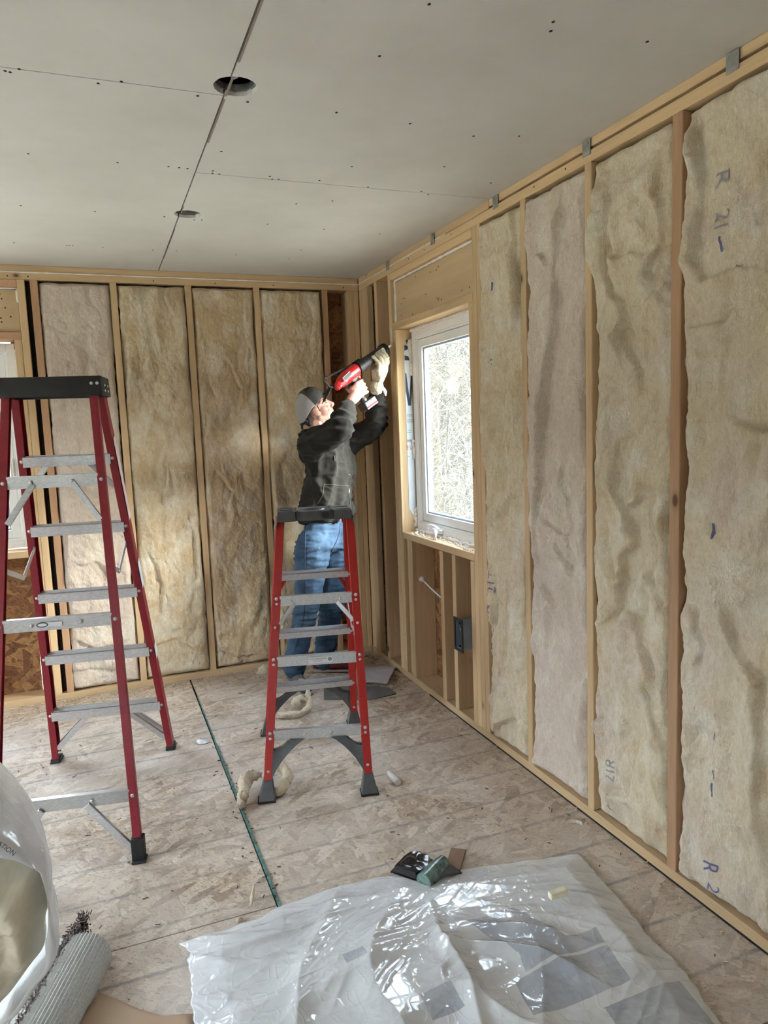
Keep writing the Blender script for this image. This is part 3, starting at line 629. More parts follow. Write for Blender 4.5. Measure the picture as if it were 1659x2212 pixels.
def bprint(o, key, txt, size, u, z, mat, rot=90, sx=1.0, lift=.0022, sz=1.0):
    us, vs_, h, u0, W, z0, z1, P = BH[key]
    vs, fs = text_mb(txt, size); me = bpy.data.meshes.new('t'); me.from_pydata(vs, [], fs); bm = bmesh.new(); bm.from_mesh(me)
    bmesh.ops.triangulate(bm, faces=bm.faces); 
    for _ in range(2): bmesh.ops.subdivide_edges(bm, edges=[e for e in bm.edges if e.calc_length() > size*.12], cuts=1)
    bmesh.ops.triangulate(bm, faces=bm.faces)
    c, s = math.cos(math.radians(rot)), math.sin(math.radians(rot)); out = []
    for v in bm.verts:
        a = v.co.x*sx; b = v.co.y*sz; uu = u+c*a-s*b; zz = z+s*a+c*b
        iu = min(max((uu-u0)/W, 0), 1)*(len(us)-1); iv = min(max((zz-z0)/(z1-z0), 0), 1)*(len(vs_)-1)
        i0, j0 = int(iu), int(iv); i1, j1 = min(i0+1, len(us)-1), min(j0+1, len(vs_)-1); fa, fb = iu-i0, iv-j0
        hh = (h[j0, i0]*(1-fa)+h[j0, i1]*fa)*(1-fb)+(h[j1, i0]*(1-fa)+h[j1, i1]*fa)*fb
        out.append(P(uu, zz, -float(hh)-lift))
    F = [tuple(q.index for q in f.verts) for f in bm.faces]; bm.verts.index_update(); F = [tuple(q.index for q in f.verts) for f in bm.faces]; bm.free()
    return MB().add(out, F).obj('stamped_print', mat, o)
GR = 'insulation batts between the studs'
r1 = batt('r1', 'R', 1.574, 1.896, 'yellowish cream insulation batt in the bay next to the window', 11, (.36, .52), group=GR, proud=.016, bill=.020)
r2 = batt('r2', 'R', 1.934, 2.306, 'pinkish fuzzy insulation batt with one long vertical fold, second bay from the window', 23, (.72, .34), group=GR, bill=.015, long_=.8)
r3 = batt('r3', 'R', 2.344, 2.715, 'deeply folded cream insulation batt beside the reddish knotted stud', 37, (.40, .50), group=GR, bill=.026)
r4 = batt('r4', 'R', 2.758, 3.126, 'wide cream insulation batt with blue stamped letters, beyond the reddish stud', 41, (.46, .47), group=GR, bill=.024, proud=.02, edge=.05)
r5 = batt('r5', 'R', 3.164, 3.536, 'cream insulation batt in the bay past the blue-stamped batt', 53, (.5, .45), group=GR, res=.012)
b1 = batt('b1', 'B', 1.490, 1.856, 'pinkish insulation batt behind the taller stepladder, next to the dark stud gap', 61, (.66, .36), group=GR, bill=.011)
b2 = batt('b2', 'B', 1.077, 1.451, 'yellow-cream lumpy insulation batt second from the dark stud gap on the far wall', 71, (.34, .60), group=GR, bill=.016)
b3 = batt('b3', 'B', .674, 1.039, 'tan-stained insulation batt third from the dark stud gap on the far wall', 83, (.50, .72), group=GR, bill=.013)
b4 = batt('b4', 'B', .245, .636, 'smooth tan insulation batt behind the worker on the far wall', 97, (.36, .66), group=GR, bill=.009)
bk = M['blue_ink']; gk = M['grey_ink']
yz = lambda px, py: (lambda d: (-(CAM+d*((0-CAM[0])/d[0]))[1], (CAM+d*((0-CAM[0])/d[0]))[2]))(WW+RR*(px-829.5)/F_PX-UU*(py-1106)/F_PX)
for (px, py, t, s, m_, sz) in ((1563, 386, 'R', .075, gk, 1.0), (1561, 478, '21', .06, gk, 1.2), (1567, 530, 'I', .06, bk, 1), (1550, 1148, 'I', .065, bk, 1.0), (1550, 1590, 'I', .035, bk, 1), (1548, 1672, 'I', .04, bk, 1.0), (1548, 1705, 'I', .06, bk, 1), (1535, 1872, 'R', .062, bk, 1.0), (1541, 1926, '21', .05, bk, 1.1)):
    u_, z_ = yz(px, py); bprint(r4, 'r4', t, s, u_, z_, m_, rot=-90 if t != 'I' else 3, sz=sz)
for (px, py, t, s) in ((1068, 1242, 'T', .05), (1068, 1266, '21', .052), (1065, 1314, 'R', .06), (1066, 1361, '-', .05), (1065, 1395, '-', .09), (1068, 1015, '-', .09), (1066, 620, '-', .11), (1064, 783, '.,', .06)):
    u_, z_ = yz(px, py); bprint(r1, 'r1', t, s, u_, z_, bk, rot=90, sx=1.3)
for (px, py, t, s) in ((1325, 1648, 'R', .06), (1325, 1672, '21', .05), (1320, 1730, '21', .06)):
    u_, z_ = yz(px, py); bprint(r3, 'r3', t, s, u_, z_, gk, rot=90)
# black stamp on the sheathing near the corner
st = thing('printed_stamp', PB(.14, 1.9, .14)) if False else None
for (z, t, s) in ((1.985, 'RATED', .030), (1.955, 'SHEATH', .026), (1.928, '24/16', .030), (1.885, 'EXP 1', .030)):
    put_text(wb, t, s, PB(.118, z, .1408), (1, 0, 0), (0, 0, 1), M['black_ink'], sx=.8)
mm = MB(); cx_, cz_ = -.186, 1.945
mm.prism([(cx_+.022*math.cos(t*math.pi/12), .1409, cz_+.026*math.sin(t*math.pi/12)) for t in range(24)], (0, -.0004, 0)); mm.box((cx_-.02, .1405, 1.90), (cx_+.018, .141, 1.912)); mm.obj('stamp_mark', M['black_ink'], wb)
# electrical box and cable below the window
eb = thing('electrical_box', PR(1.375, .47, .02), 'blue-grey plastic electrical box nailed to the stud below the window', 'electrical box')
m = MB(); u0, u1, z0, z1 = 1.340, 1.411, .405, .545
rect_ring(m, PR, u0, u1, z0, z1, .004, -.050, .030); m.box(PR(u0, z0, .026), PR(u1, z1, .030)); m.obj('box_body', M['box_pvc'], eb, bevel=.002)
m = MB(); rect_ring(m, PR, u0-.012, u1+.006, z0-.012, z1+.014, .014, -.056, -.049); m.obj('mud_ring', M['blk_pl'], eb, bevel=.001)
m = MB(); m.tube([PR(1.355, .53, .01), PR(1.36, .50, -.035), PR(1.375, .475, -.035), PR(1.392, .44, .01)], .003, 6); m.obj('wire', M['wire'], eb, smooth=True)
for z in (.418, .532): MB().tube([PR(1.375, z, -.050), PR(1.375, z, .02)], .005, 8).obj('screw_boss', M['blk_pl'], eb)
cb = solo(MB().tube([PR(.714, .62, .055)]+[PR(.714+.358*t, .62-.055*math.sin(t*math.pi*.75)-.02*t, .055+.02*math.sin(t*3)) for t in (.12, .25, .4, .55, .7, .85, 1.0)], .0055, 8), 'electrical_cable', M['wire'], PR(.714, .62, .055), 'white electrical cable sagging between cripple studs below the window', 'cable', smooth=True, angle=80)
MB().tube([PR(.712, .62, .055), PR(.722, .622, .055), PR(.730, .618, .055)], [.018, .014, .004], 8).obj('fire_sealant', M['caulk'], cb, smooth=True)
# fittings above the ceiling holes
for i, (x, y, r) in enumerate(HOLES):
    hs = thing('recessed_light_housing', (x, y, H+.02), ('round recessed light opening with cream wires, the larger one nearer the viewer', 'round recessed light opening farther off near the far wall')[i], 'light fixture', 'recessed light openings in the ceiling')
    m = MB(); k = 40
    for j in range(k):
        a0, a1 = 2*math.pi*j/k, 2*math.pi*(j+1)/k; R1 = r+.030
        p = lambda a, rr, z: (x+rr*math.cos(a), y+rr*math.sin(a), z)
        m.add([p(a0, R1, H+.0135), p(a1, R1, H+.0135), p(a1, R1, H+.16), p(a0, R1, H+.16)], [(0, 1, 2, 3)])
    m.add([(x+(r+.03)*math.cos(2*math.pi*j/k), y+(r+.03)*math.sin(2*math.pi*j/k), H+.16) for j in range(k)], [tuple(range(k))]); m.obj('housing_can', M['black'], hs, smooth=True)

    m = MB()
    for j in range(k):
        a0, a1 = 2*math.pi*j/k, 2*math.pi*(j+1)/k; r0 = r-.001; r1_ = r-.0045
        m.add([p(a0, r0, H+.013), p(a1, r0, H+.013), p(a1, r1_, H+.013), p(a0, r1_, H+.013), p(a0, r0, H+.030), p(a1, r0, H+.030), p(a1, r1_, H+.030), p(a0, r1_, H+.030)], [(0, 1, 2, 3), (3, 2, 6, 7), (0, 4, 5, 1)])
    m.obj('trim_ring', M['galv'], hs, smooth=True)
    m = MB(); m.tube([(x-.010, y+.01, H+.06), (x-.030, y-.01, H+.035)], .009, 8); m.tube([(x-.020, y+.028, H+.065), (x+.002, y+.006, H+.03)], .010, 8); m.tube([(x+.004, y+.012, H+.033), (x+.02, y+.02, H+.06)], .008, 8)
    m.obj('wire_nut', M['caulk'], hs, smooth=True)
    MB().tube([(x-.028, y-.008, H+.04), (x-.005, y+.03, H+.05), (x+.03, y+.02, H+.09), (x+.02, y-.01, H+.16)], .004, 6).obj('wire', M['red_b'], hs, smooth=True)

# ------------------------------------------------------------------ stepladders
def nrm(v): v = np.array(v, float); return v/np.linalg.norm(v)
def obox(mb, c, X, Y, Z, sx, sy, sz, m=0):
    c = np.array(c, float); q = []
    for dz in (-1, 1):
        for dx, dy in ((-1, -1), (1, -1), (1, 1), (-1, 1)): q.append(c+X*dx*sx/2+Y*dy*sy/2+Z*dz*sz/2)
    return mb.add(q, [(0,3,2,1),(4,5,6,7),(0,1,5,4),(1,2,6,5),(2,3,7,6),(3,0,4,7)], m)
UP = np.array([0, 0, 1.0])
def disc(mb, c, nrm_, r, t, k=12):
    c = np.array(c, float); nn = nrm(nrm_); return mb.tube([c, c+nn*t*.6, c+nn*t], [r, r*.85, r*.35], k)
def ladder(name, label, NL, NR, FL, FR, TN, TF, h, red, near_bars, steps, fl_n, fl_f, dn, df, bar_h, step_h):
    """NL.. are foot points on the floor, TN/TF the (left, right) top points of near and far rails at height h"""
    NL, NR, FL, FR = [np.array(q, float) for q in (NL, NR, FL, FR)]; TN = [np.array(q, float) for q in TN]; TF = [np.array(q, float) for q in TF]
    c = (NL+NR+FL+FR)/4; L = thing(name, (float(c[0]), float(c[1]), 0), label, 'ladder', 'red stepladders')
    X = nrm((NR-NL)+(FR-FL)); X[2] = 0; X = nrm(X); Y = np.cross(UP, X)
    def rail(p0, p1, s, f, d):
        t = .0042; pr = [(f/2, -d/2), (f/2, d/2), (-f/2, d/2), (-f/2, d/2-t), (f/2-t, d/2-t), (f/2-t, -d/2+t), (-f/2, -d/2+t), (-f/2, -d/2)]
        if s < 0: pr = [(-a, b) for a, b in pr][::-1]
        p0 = p0+(p1-p0)*(.028/h)
        return MB().beam(p0, p1, X, 0, 0, prof=pr).obj('rail', red, L, bevel=.0012, seg=1)
    lerp = lambda a, b, z: a+(b-a)*(z/h)
    rail(NL, TN[0], -1, fl_n, dn); rail(NR, TN[1], 1, fl_n, dn); rail(FL, TF[0], -1, fl_f, df); rail(FR, TF[1], 1, fl_f, df)
    def rivets(a, b, z, face, dz=(0,), off=.0):
        for e, sgn in ((a, -1), (b, 1)):
            for q in dz:
                m = MB(); disc(m, e+UP*q+Y*face+X*0, Y*(1 if face > 0 else -1), .0075, .004); m.obj('rivet', M['rivet'], L, smooth=True)
    for z in near_bars:
        a, b = lerp(NL, TN[0], z), lerp(NR, TN[1], z); xx = nrm(b-a); yy = nrm(np.cross(UP, xx)); zz = np.cross(xx, yy); mid = (a+b)/2; ln = np.linalg.norm(b-a)-fl_n+.006
        m = MB(); obox(m, mid-yy*(dn/2-.004), xx, yy, zz, ln, .003, bar_h); obox(m, mid-yy*(dn/2-.014)+zz*(bar_h/2-.0015), xx, yy, zz, ln, .020, .003); obox(m, mid-yy*(dn/2-.014)-zz*(bar_h/2-.0015), xx, yy, zz, ln, .020, .003)
        m.obj('cross_bar', M['alu'], L, bevel=.0008, seg=1); rivets(a, b, z, -dn/2-.0005, (-.010, .012) if h < 1.3 else (0,))
    for z in steps:
        a, b = lerp(FL, TF[0], z), lerp(FR, TF[1], z); xx = nrm(b-a); yy = nrm(np.cross(UP, xx)); zz = UP; mid = (a+b)/2; ln = np.linalg.norm(b-a)-.010; dp = df+.006
        m = MB(); obox(m, mid+zz*(-.002), xx, yy, zz, ln, dp, .004)
        for r in range(6): obox(m, mid+yy*(-dp/2+.006+r*(dp-.012)/5)+zz*.0012, xx, yy, zz, ln-.01, .0042, .0034)
        obox(m, mid-yy*(dp/2-.0015)-zz*(step_h/2), xx, yy, zz, ln, .003, step_h); obox(m, mid+yy*(dp/2-.0015)-zz*(step_h/2), xx, yy, zz, ln, .003, step_h)
        m.obj('step', M['alu'], L, bevel=.0007, seg=1)
        rivets(lerp(FL, TF[0], z-.018), lerp(FR, TF[1], z-.018), z, -df/2-.0005)
    return L, X, Y, lerp
def strut(L, p, q, X, w, t, mat, name='diagonal_brace', ch=True):
    p = np.array(p, float); q = np.array(q, float); m = MB(); tt = nrm(q-p); n_ = nrm(np.cross(tt, X)) if abs(tt@X) < .99 else UP
    side = nrm(np.cross(tt, np.cross(X, UP))) if False else None
    Yd = np.cross(UP, X); e = nrm(np.cross(Yd, tt)); m.beam(p, q, e, w, t)
    if ch: m.beam(p+e*w/2+Yd*.006, q+e*w/2+Yd*.006, e, .0025, .014); m.beam(p-e*w/2+Yd*.006, q-e*w/2+Yd*.006, e, .0025, .014)
    return m.obj(name, mat, L, bevel=.0005, seg=1)
# taller ladder
nl, nr, fl_, fr_ = (-2.072, -1.783, 0), (-1.598, -1.873, 0), (-1.913, -.854, 0), (-1.404, -.950, 0)
hA = 1.662
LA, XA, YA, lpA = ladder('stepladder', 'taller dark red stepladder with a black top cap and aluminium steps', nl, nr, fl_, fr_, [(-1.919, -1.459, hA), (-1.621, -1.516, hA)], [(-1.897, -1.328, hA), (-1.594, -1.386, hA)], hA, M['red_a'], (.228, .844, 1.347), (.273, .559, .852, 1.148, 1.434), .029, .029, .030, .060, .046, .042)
nl, nr, fl_, fr_ = [np.array(q, float) for q in (nl, nr, fl_, fr_)]
TNA = [np.array((-1.919, -1.459, hA)), np.array((-1.621, -1.516, hA))]; TFA = [np.array((-1.897, -1.328, hA)), np.array((-1.594, -1.386, hA))]
def lad_pt(a0, a1, b0, b1, h, z, s): p = a0+(a1-a0)*z/h; q = b0+(b1-b0)*z/h; return p+(q-p)*s
gN = lambda z, s: lad_pt(nl, TNA[0], nr, TNA[1], hA, z, s); gF = lambda z, s: lad_pt(fl_, TFA[0], fr_, TFA[1], hA, z, s)
strut(LA, gN(.215, .66)-YA*.020, gN(.045, .965)-YA*.016, XA, .022, .003, M['alu']); strut(LA, gN(.215, .34)-YA*.020, gN(.045, .035)-YA*.016, XA, .022, .003, M['alu'])
strut(LA, gN(1.34, .70)-YA*.018, gN(1.20, .95)-YA*.014, XA, .018, .003, M['alu']); strut(LA, gN(1.34, .30)-YA*.018, gN(1.20, .05)-YA*.014, XA, .018, .003, M['alu'])
for dy in (-.030, .026):
    strut(LA, gF(.255, .36)+YA*dy, gF(.075, .03)+YA*dy, XA, .020, .003, M['alu']); strut(LA, gF(.255, .64)+YA*dy, gF(.075, .97)+YA*dy, XA, .020, .003, M['alu'])
strut(LA, gF(1.42, .32)-YA*.028, gF(1.30, .04)-YA*.028, XA, .018, .003, M['alu']); strut(LA, gF(1.42, .68)-YA*.028, gF(1.30, .96)-YA*.028, XA, .018, .003, M['alu'])
for a, z in ((gN, .844), (gN, 1.347), (gN, .228)):
    for s in (.28, .70):
        m = MB(); disc(m, a(z, s)-YA*.0195, -YA, .007, .004); m.obj('rivet', M['rivet'], LA, smooth=True)
for s, sg in ((0.0, -1), (1.0, 1)):        # hinged spreader arms between the two rail pairs
    a = gN(1.03, s)+XA*sg*(-.012)+YA*.02; b = gF(1.06, s)+XA*sg*(-.012)-YA*.02; mid = (a+b)/2-UP*.075+XA*sg*(.0)
    m = MB(); m.beam(a, mid, UP, .020, .003); m.beam(mid, b, UP, .020, .003); disc(m, mid-XA*.003, XA, .009, .006); m.obj('spreader_arm', M['alu'], LA, bevel=.0005, seg=1)
for p, f in ((nl, .044), (nr, .044), (fl_, .040), (fr_, .040)):
    far = p is fl_ or p is fr_; d = .070 if far else .044; hh = .022 if far else .085; m = MB(); t = TFA[0 if p is fl_ else 1] if far else TNA[0 if p is nl else 1]
    q = p+(t-p)*(hh/hA); obox(m, (p+q)/2+UP*.0, XA, YA, UP, f, d, hh); obox(m, p+UP*.004, XA, YA, UP, f+.006, d+.008, .008)
    m.obj('rubber_foot', M['rubber'], LA, bevel=.003, seg=2)
cA = np.array((-1.757, -1.424, 0)); m = MB()
cp = lambda x, y, z: cA+XA*x+YA*y+UP*z
def cap_shell(m, hw, hd, z0, z1, fx, fy, t=.006):
    b = [(-hw-fx, -hd-fy), (hw+fx, -hd-fy), (hw+fx, hd+fy), (-hw-fx, hd+fy)]; tp = [(-hw, -hd), (hw, -hd), (hw, hd), (-hw, hd)]
    bi = [(x-math.copysign(t, x), y-math.copysign(t, y)) for x, y in b]; ti = [(x-math.copysign(t, x), y-math.copysign(t, y)) for x, y in tp]
    return b, tp, bi, ti
b, tp, bi, ti = cap_shell(m, .182, .082, 1.655, 1.728, .004, .006)
vs = [cp(x, y, 1.655) for x, y in b]+[cp(x, y, 1.728) for x, y in tp]+[cp(x, y, 1.655) for x, y in bi]+[cp(x, y, 1.718) for x, y in ti]
m.add(vs, [(0,1,5,4),(1,2,6,5),(2,3,7,6),(3,0,4,7),(4,5,6,7),(9,8,12,13),(10,9,13,14),(11,10,14,15),(8,11,15,12),(15,14,13,12),(1,0,8,9),(2,1,9,10),(3,2,10,11),(0,3,11,8)])
m.obj('top_cap', M['blk_pl'], LA, bevel=.006, seg=3, smooth=True)
for q in ((.150, -.09), (.170, -.09)): 
    m = MB(); disc(m, cp(q[0], q[1], 1.70), -YA, .006, .004); m.obj('rivet', M['rivet'], LA, smooth=True)
for z in (1.675, 1.695):
    for yy in (-.03, .03): m = MB(); disc(m, cp(.186, yy, z), XA, .005, .003); m.obj('rivet', M['rivet'], LA, smooth=True)
# stickers on the outer face of the far rail
for z0, z1, mt in ((1.16, 1.50, 'ladder_label'), (.85, .97, 'label'), (.50, .565, 'label')):
    a = gF(z0, 1)+XA*.0178; bq = gF(z1, 1)+XA*.0178; MB().beam(a, bq, YA, .050, .0006).obj('sticker', M[mt], LA)
m = MB(); a = gN(.844, .46)-YA*.0192; obox(m, a, XA, YA, UP, .062, .0008, .016); m.obj('sticker', M['label'], LA)
put_text(LA, 'SAFETY LABEL' if False else '1A 300', .012, gN(.844, .48)-YA*.0200, tuple(XA), (0, 0, 1), M['black_ink']) if False else None
m = MB(); a = gN(.844, .37)-YA*.0192
m.prism([a+XA*.020*math.cos(t*math.pi/8)+UP*.009*math.sin(t*math.pi/8) for t in range(16)], -YA*.0008); m.obj('sticker', M['black_ink'], LA)
m = MB(); a = gN(.844, .37)-YA*.0202
m.prism([a+XA*.016*math.cos(t*math.pi/8)+UP*.006*math.sin(t*math.pi/8) for t in range(16)], -YA*.0006); m.obj('sticker', M['label'], LA)

# shorter ladder
hB = 1.112
NLB, NRB, FLB, FRB = [np.array(q, float) for q in ((-1.090, -1.652, 0), (-.689, -1.777, 0), (-.940, -1.000, 0), (-.512, -1.077, 0))]
TNB = [np.array((-.918, -1.425, hB)), np.array((-.632, -1.508, hB))]; TFB = [np.array((-.895, -1.310, hB)), np.array((-.606, -1.385, hB))]
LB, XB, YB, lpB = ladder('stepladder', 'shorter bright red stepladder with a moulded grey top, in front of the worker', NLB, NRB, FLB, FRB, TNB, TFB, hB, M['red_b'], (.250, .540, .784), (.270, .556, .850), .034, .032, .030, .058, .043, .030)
gN = lambda z, s: lad_pt(NLB, TNB[0], NRB, TNB[1], hB, z, s); gF = lambda z, s: lad_pt(FLB, TFB[0], FRB, TFB[1], hB, z, s)
def knee(L, P0, g, zt, s_in, s_out, zb, off, X, Y):      # curved plastic corner brace
    A = g(zt, s_in)+Y*off; B = g(zb, s_out)+Y*off; C_ = g(zt, s_out)+Y*off; k = 9; outer = []; inner = []
    for i in range(k+1):
        t = i/k; ctl_o = A*.45+C_*.55; ctl_i = A*.82+B*.0+C_*.18
        o = (1-t)**2*A+2*t*(1-t)*(g(zt-.05, (s_in*.35+s_out*.65))+Y*off)+t*t*B; outer.append(o)
    A2 = g(zt, s_in+(s_in-s_out)*.0+(s_out-s_in)*.45)+Y*off; B2 = g(zb+.105, s_out)+Y*off
    for i in range(k+1):
        t = i/k; inner.append((1-t)*A2+t*B2+(-UP*.012*math.sin(math.pi*t)))
    poly = outer+inner[::-1]
    m = MB()
    for i in range(k):
        q = [outer[i], outer[i+1], inner[i+1], inner[i]]; m.prism(q, Y*.004)
        m.prism([inner[i], inner[i+1], inner[i+1]+UP*.003, inner[i]+UP*.003], Y*.028)
    return m.obj('corner_brace', M['gry_pl'], L)
for s_in, s_out in ((.36, .035), (.64, .965)):
    knee(LB, None, gN, .232, s_in, s_out, .085, -.016, XB, YB); knee(LB, None, gF, .236, s_in, s_out, .085, -.022, XB, YB)
strut(LB, gN(.770, .76)-YB*.016, gN(.69, .95)-YB*.012, XB, .014, .003, M['alu']); strut(LB, gN(.770, .22)-YB*.016, gN(.69, .05)-YB*.012, XB, .014, .003, M['alu'])
strut(LB, gF(.822, .86)-YB*.02, gF(.755, .98)-YB*.02, XB, .014, .003, M['red_b']); strut(LB, gF(.822, .12)-YB*.02, gF(.755, .02)-YB*.02, XB, .014, .003, M['red_b'])
for z, ss in ((.250, (.36, .64)), (.784, (.18, .80))):
    for s in ss: m = MB(); disc(m, gN(z, s)-YB*.0165, -YB, .006, .004); m.obj('rivet', M['rivet'], LB, smooth=True)
for s in (.34, .64): m = MB(); disc(m, gF(.250, s)-YB*.033, -YB, .006, .004); m.obj('rivet', M['rivet'], LB, smooth=True)
for z in (.115, .68):
    for s in (0, 1): m = MB(); disc(m, gN(z, s)-YB*.0155, -YB, .0065, .004); m.obj('rivet', M['rivet'], LB, smooth=True)
for z in (.11,): 
    for s in (0, 1): m = MB(); disc(m, gF(z, s)-YB*.0295, -YB, .0065, .004); m.obj('rivet', M['rivet'], LB, smooth=True)
for s, sg in ((0, -1), (1, 1)):
    a = gN(.64, s)-XB*sg*.012+YB*.018; b_ = gF(.70, s)-XB*sg*.012-YB*.018; mid = (a+b_)/2-UP*.05
    m = MB(); m.beam(a, mid, UP, .018, .003); m.beam(mid, b_, UP, .018, .003); obox(m, a, XB, YB, UP, .008, .022, .045); disc(m, mid-XB*.003, XB, .008, .006); m.obj('spreader_arm', M['alu'], LB, bevel=.0005, seg=1)
for p, t, d in ((NLB, TNB[0], .060), (NRB, TNB[1], .060), (FLB, TFB[0], .075), (FRB, TFB[1], .075)):
    q = p+(t-p)*(.082/hB); m = MB(); w0, w1 = .070, .038; d1 = .036 if d < .07 else .064
    vs = [p+XB*x*w0/2+YB*y*d/2 for x, y in ((-1, -1), (1, -1), (1, 1), (-1, 1))]+[q+XB*x*w1/2+YB*y*d1/2 for x, y in ((-1, -1), (1, -1), (1, 1), (-1, 1))]
    m.add(vs, [(0,3,2,1),(4,5,6,7),(0,1,5,4),(1,2,6,5),(2,3,7,6),(3,0,4,7)]); f = m.obj('foot', M['gry_pl'], LB, bevel=.003, seg=2)
    m = MB(); obox(m, p+UP*.004, XB, YB, UP, w0+.004, d+.004, .008); m.obj('rubber_sole', M['rubber'], f, bevel=.002)
cB = (TNB[0]+TNB[1]+TFB[0]+TFB[1])/4; cB[2] = 0; cp = lambda x, y, z: cB+XB*x+YB*y+UP*z
m = MB(); zt = 1.154; zb = 1.114; hw, hd = .158, .094
# front and rear faces as moulded segments with recessed slots
for sy in (-1, 1):
    for x0, x1, rec in ((-hw, -.082, 0), (-.082, -.060, .012), (-.060, .062, 0), (.062, .084, .012), (.084, hw, 0)):
        y = sy*(hd-rec); yb = sy*(hd+.006-rec)
        q = [cp(x0, yb, zb), cp(x1, yb, zb), cp(x1, y, zt), cp(x0, y, zt)]; m.prism(q, -YB*sy*.006)
for sx_ in (-1, 1):
    q = [cp(sx_*(hw+.010), -hd-.004, zb-.022), cp(sx_*(hw+.010), hd+.004, zb-.022), cp(sx_*hw, hd, zt), cp(sx_*hw, -hd, zt)]; m.prism(q, -XB*sx_*.006)
m.obj('top_cap', M['gry_pl'], LB, bevel=.0015, seg=2)
m = MB(); k = 32; ro, ri = .052, .040; cxh, cyh = -.005, -.02
def ringpt(r, t, z): return cp(cxh+r*math.cos(t), cyh+r*math.sin(t), z)
out = []
for i in range(k):   # flat top with a round bucket hole
    t = 2*math.pi*i/k; c, s = math.cos(t), math.sin(t); sc = min(((hw-.004)-cxh*math.copysign(1, c))/max(abs(c), 1e-6), ((hd-.004)-cyh*math.copysign(1, s))/max(abs(s), 1e-6)); out.append(cp(cxh+sc*c, cyh+sc*s, zt))
vs = out+[ringpt(ro, 2*math.pi*i/k, zt) for i in range(k)]+[ringpt(ro-.004, 2*math.pi*i/k, zt+.004) for i in range(k)]+[ringpt(ri, 2*math.pi*i/k, zt+.001) for i in range(k)]+[ringpt(ri, 2*math.pi*i/k, zt-.035) for i in range(k)]
m.add(vs, [(r*k+i, r*k+(i+1) % k, (r+1)*k+(i+1) % k, (r+1)*k+i) for r in range(4) for i in range(k)]+[tuple(4*k+i for i in range(k))])
for x0, x1, y0, y1 in ((-.150, -.092, -.075, -.02), (.098, .150, -.075, .02), (-.150, -.092, 0, .07)):
    m2 = [cp(x0, y0, zt), cp(x1, y0, zt), cp(x1, y1, zt), cp(x0, y1, zt)]
    for a, b_ in ((0, 1), (1, 2), (2, 3), (3, 0)): m.beam(m2[a]+UP*.001, m2[b_]+UP*.001, UP, .004, .004)
for sx_ in (-1, 1):
    m.tube([cp(sx_*.073, -hd+.004, zt+.001), cp(sx_*.073, -.055, zt+.003), cp(sx_*.073, hd-.01, zt+.001)], .004, 8)
m.obj('tool_tray', M['cap_top'], LB, smooth=True, angle=30)
e = cp(.045, -hd-.0045, 1.134); m = MB()
for x0, z0, w_, h_ in ((-.013, -.013, .026, .002), (-.013, .011, .026, .002), (-.013, -.013, .002, .026), (.011, -.013, .002, .026), (-.008, -.009, .003, .018), (-.003, -.009, .003, .018), (-.003, -.009, .010, .003), (.004, .002, .005, .007), (.004, -.006, .005, .005)): obox(m, e+XB*(x0+w_/2)+UP*(z0+h_/2), XB, YB, UP, w_, .0016, h_)
m.obj('embossed_emblem', M['blk_pl'], LB)
lb = gN(.540, .54)-YB*.0158; m = MB(); obox(m, lb, XB, YB, UP, .100, .0006, .026); sk = m.obj('warning_sticker', M['label'], LB)
put_text(sk, 'DO NOT CLIMB BACK SECTION', .0066, lb-YB*.0006+UP*.005-XB*.012, tuple(XB), (0, 0, 1), M['black_ink'], sx=.75); put_text(sk, 'NO STEP THIS SIDE' if False else 'DO NOT CLIMB BACK', .0050, lb-YB*.0006-UP*.004-XB*.012, tuple(XB), (0, 0, 1), M['black_ink'], sx=.8)
m = MB(); e = lb-YB*.0008+XB*.039+UP*.001
m.tube([e+XB*.0065*math.cos(t*math.pi/8)+UP*.0065*math.sin(t*math.pi/8) for t in range(17)], .0012, 5); m.beam(e-XB*.004-UP*.004, e+XB*.004+UP*.004, XB, .002, .001); m.obj('no_climb_symbol', M['black_ink'], sk)

# ------------------------------------------------------------------ things on the floor
def blob_field(path, radii, seed, amp=.3, n=28, fr=14, mat='insul', flat=.0):
    """lumpy tuft following a path: tube with strong noise"""
    P = []; R_ = []; k = len(path)
    pts = [np.array(q, float) for q in path]; m_ = max(6, int(sum(np.linalg.norm(b-a) for a, b in zip(pts[:-1], pts[1:]))/.003))
    seg = [0]; 
    for a, b in zip(pts[:-1], pts[1:]): seg.append(seg[-1]+np.linalg.norm(b-a))
    for i in range(m_+1):
        d = seg[-1]*i/m_; j = max(0, min(k-2, int(np.searchsorted(seg, d)-1))); t = (d-seg[j])/max(seg[j+1]-seg[j], 1e-9)
        t_ = t; p0 = pts[max(j-1, 0)]; p1 = pts[j]; p2 = pts[j+1]; p3 = pts[min(j+2, k-1)]
        P.append(.5*((2*p1)+(-p0+p2)*t+(2*p0-5*p1+4*p2-p3)*t*t+(-p0+3*p1-3*p2+p3)*t**3)); R_.append(radii[j]+(radii[j+1]-radii[j])*t)
    R_[0] *= .3; R_[-1] *= .3
    m = MB().tube(P, R_, n); out = []
    for v in m.v:
        q = Vector(v); d = mnoise.noise_vector(q*fr+Vector((seed, 0, 0)))*.55+mnoise.noise_vector(q*fr*3+Vector((seed, 3, 0)))*.5+mnoise.noise_vector(q*fr*8)*.22
        rr = np.mean(radii)*amp*3.0; z = v[2]+d[2]*rr; out.append((v[0]+d[0]*rr, v[1]+d[1]*rr, max(z, .0015)))
    m.v = out; return m
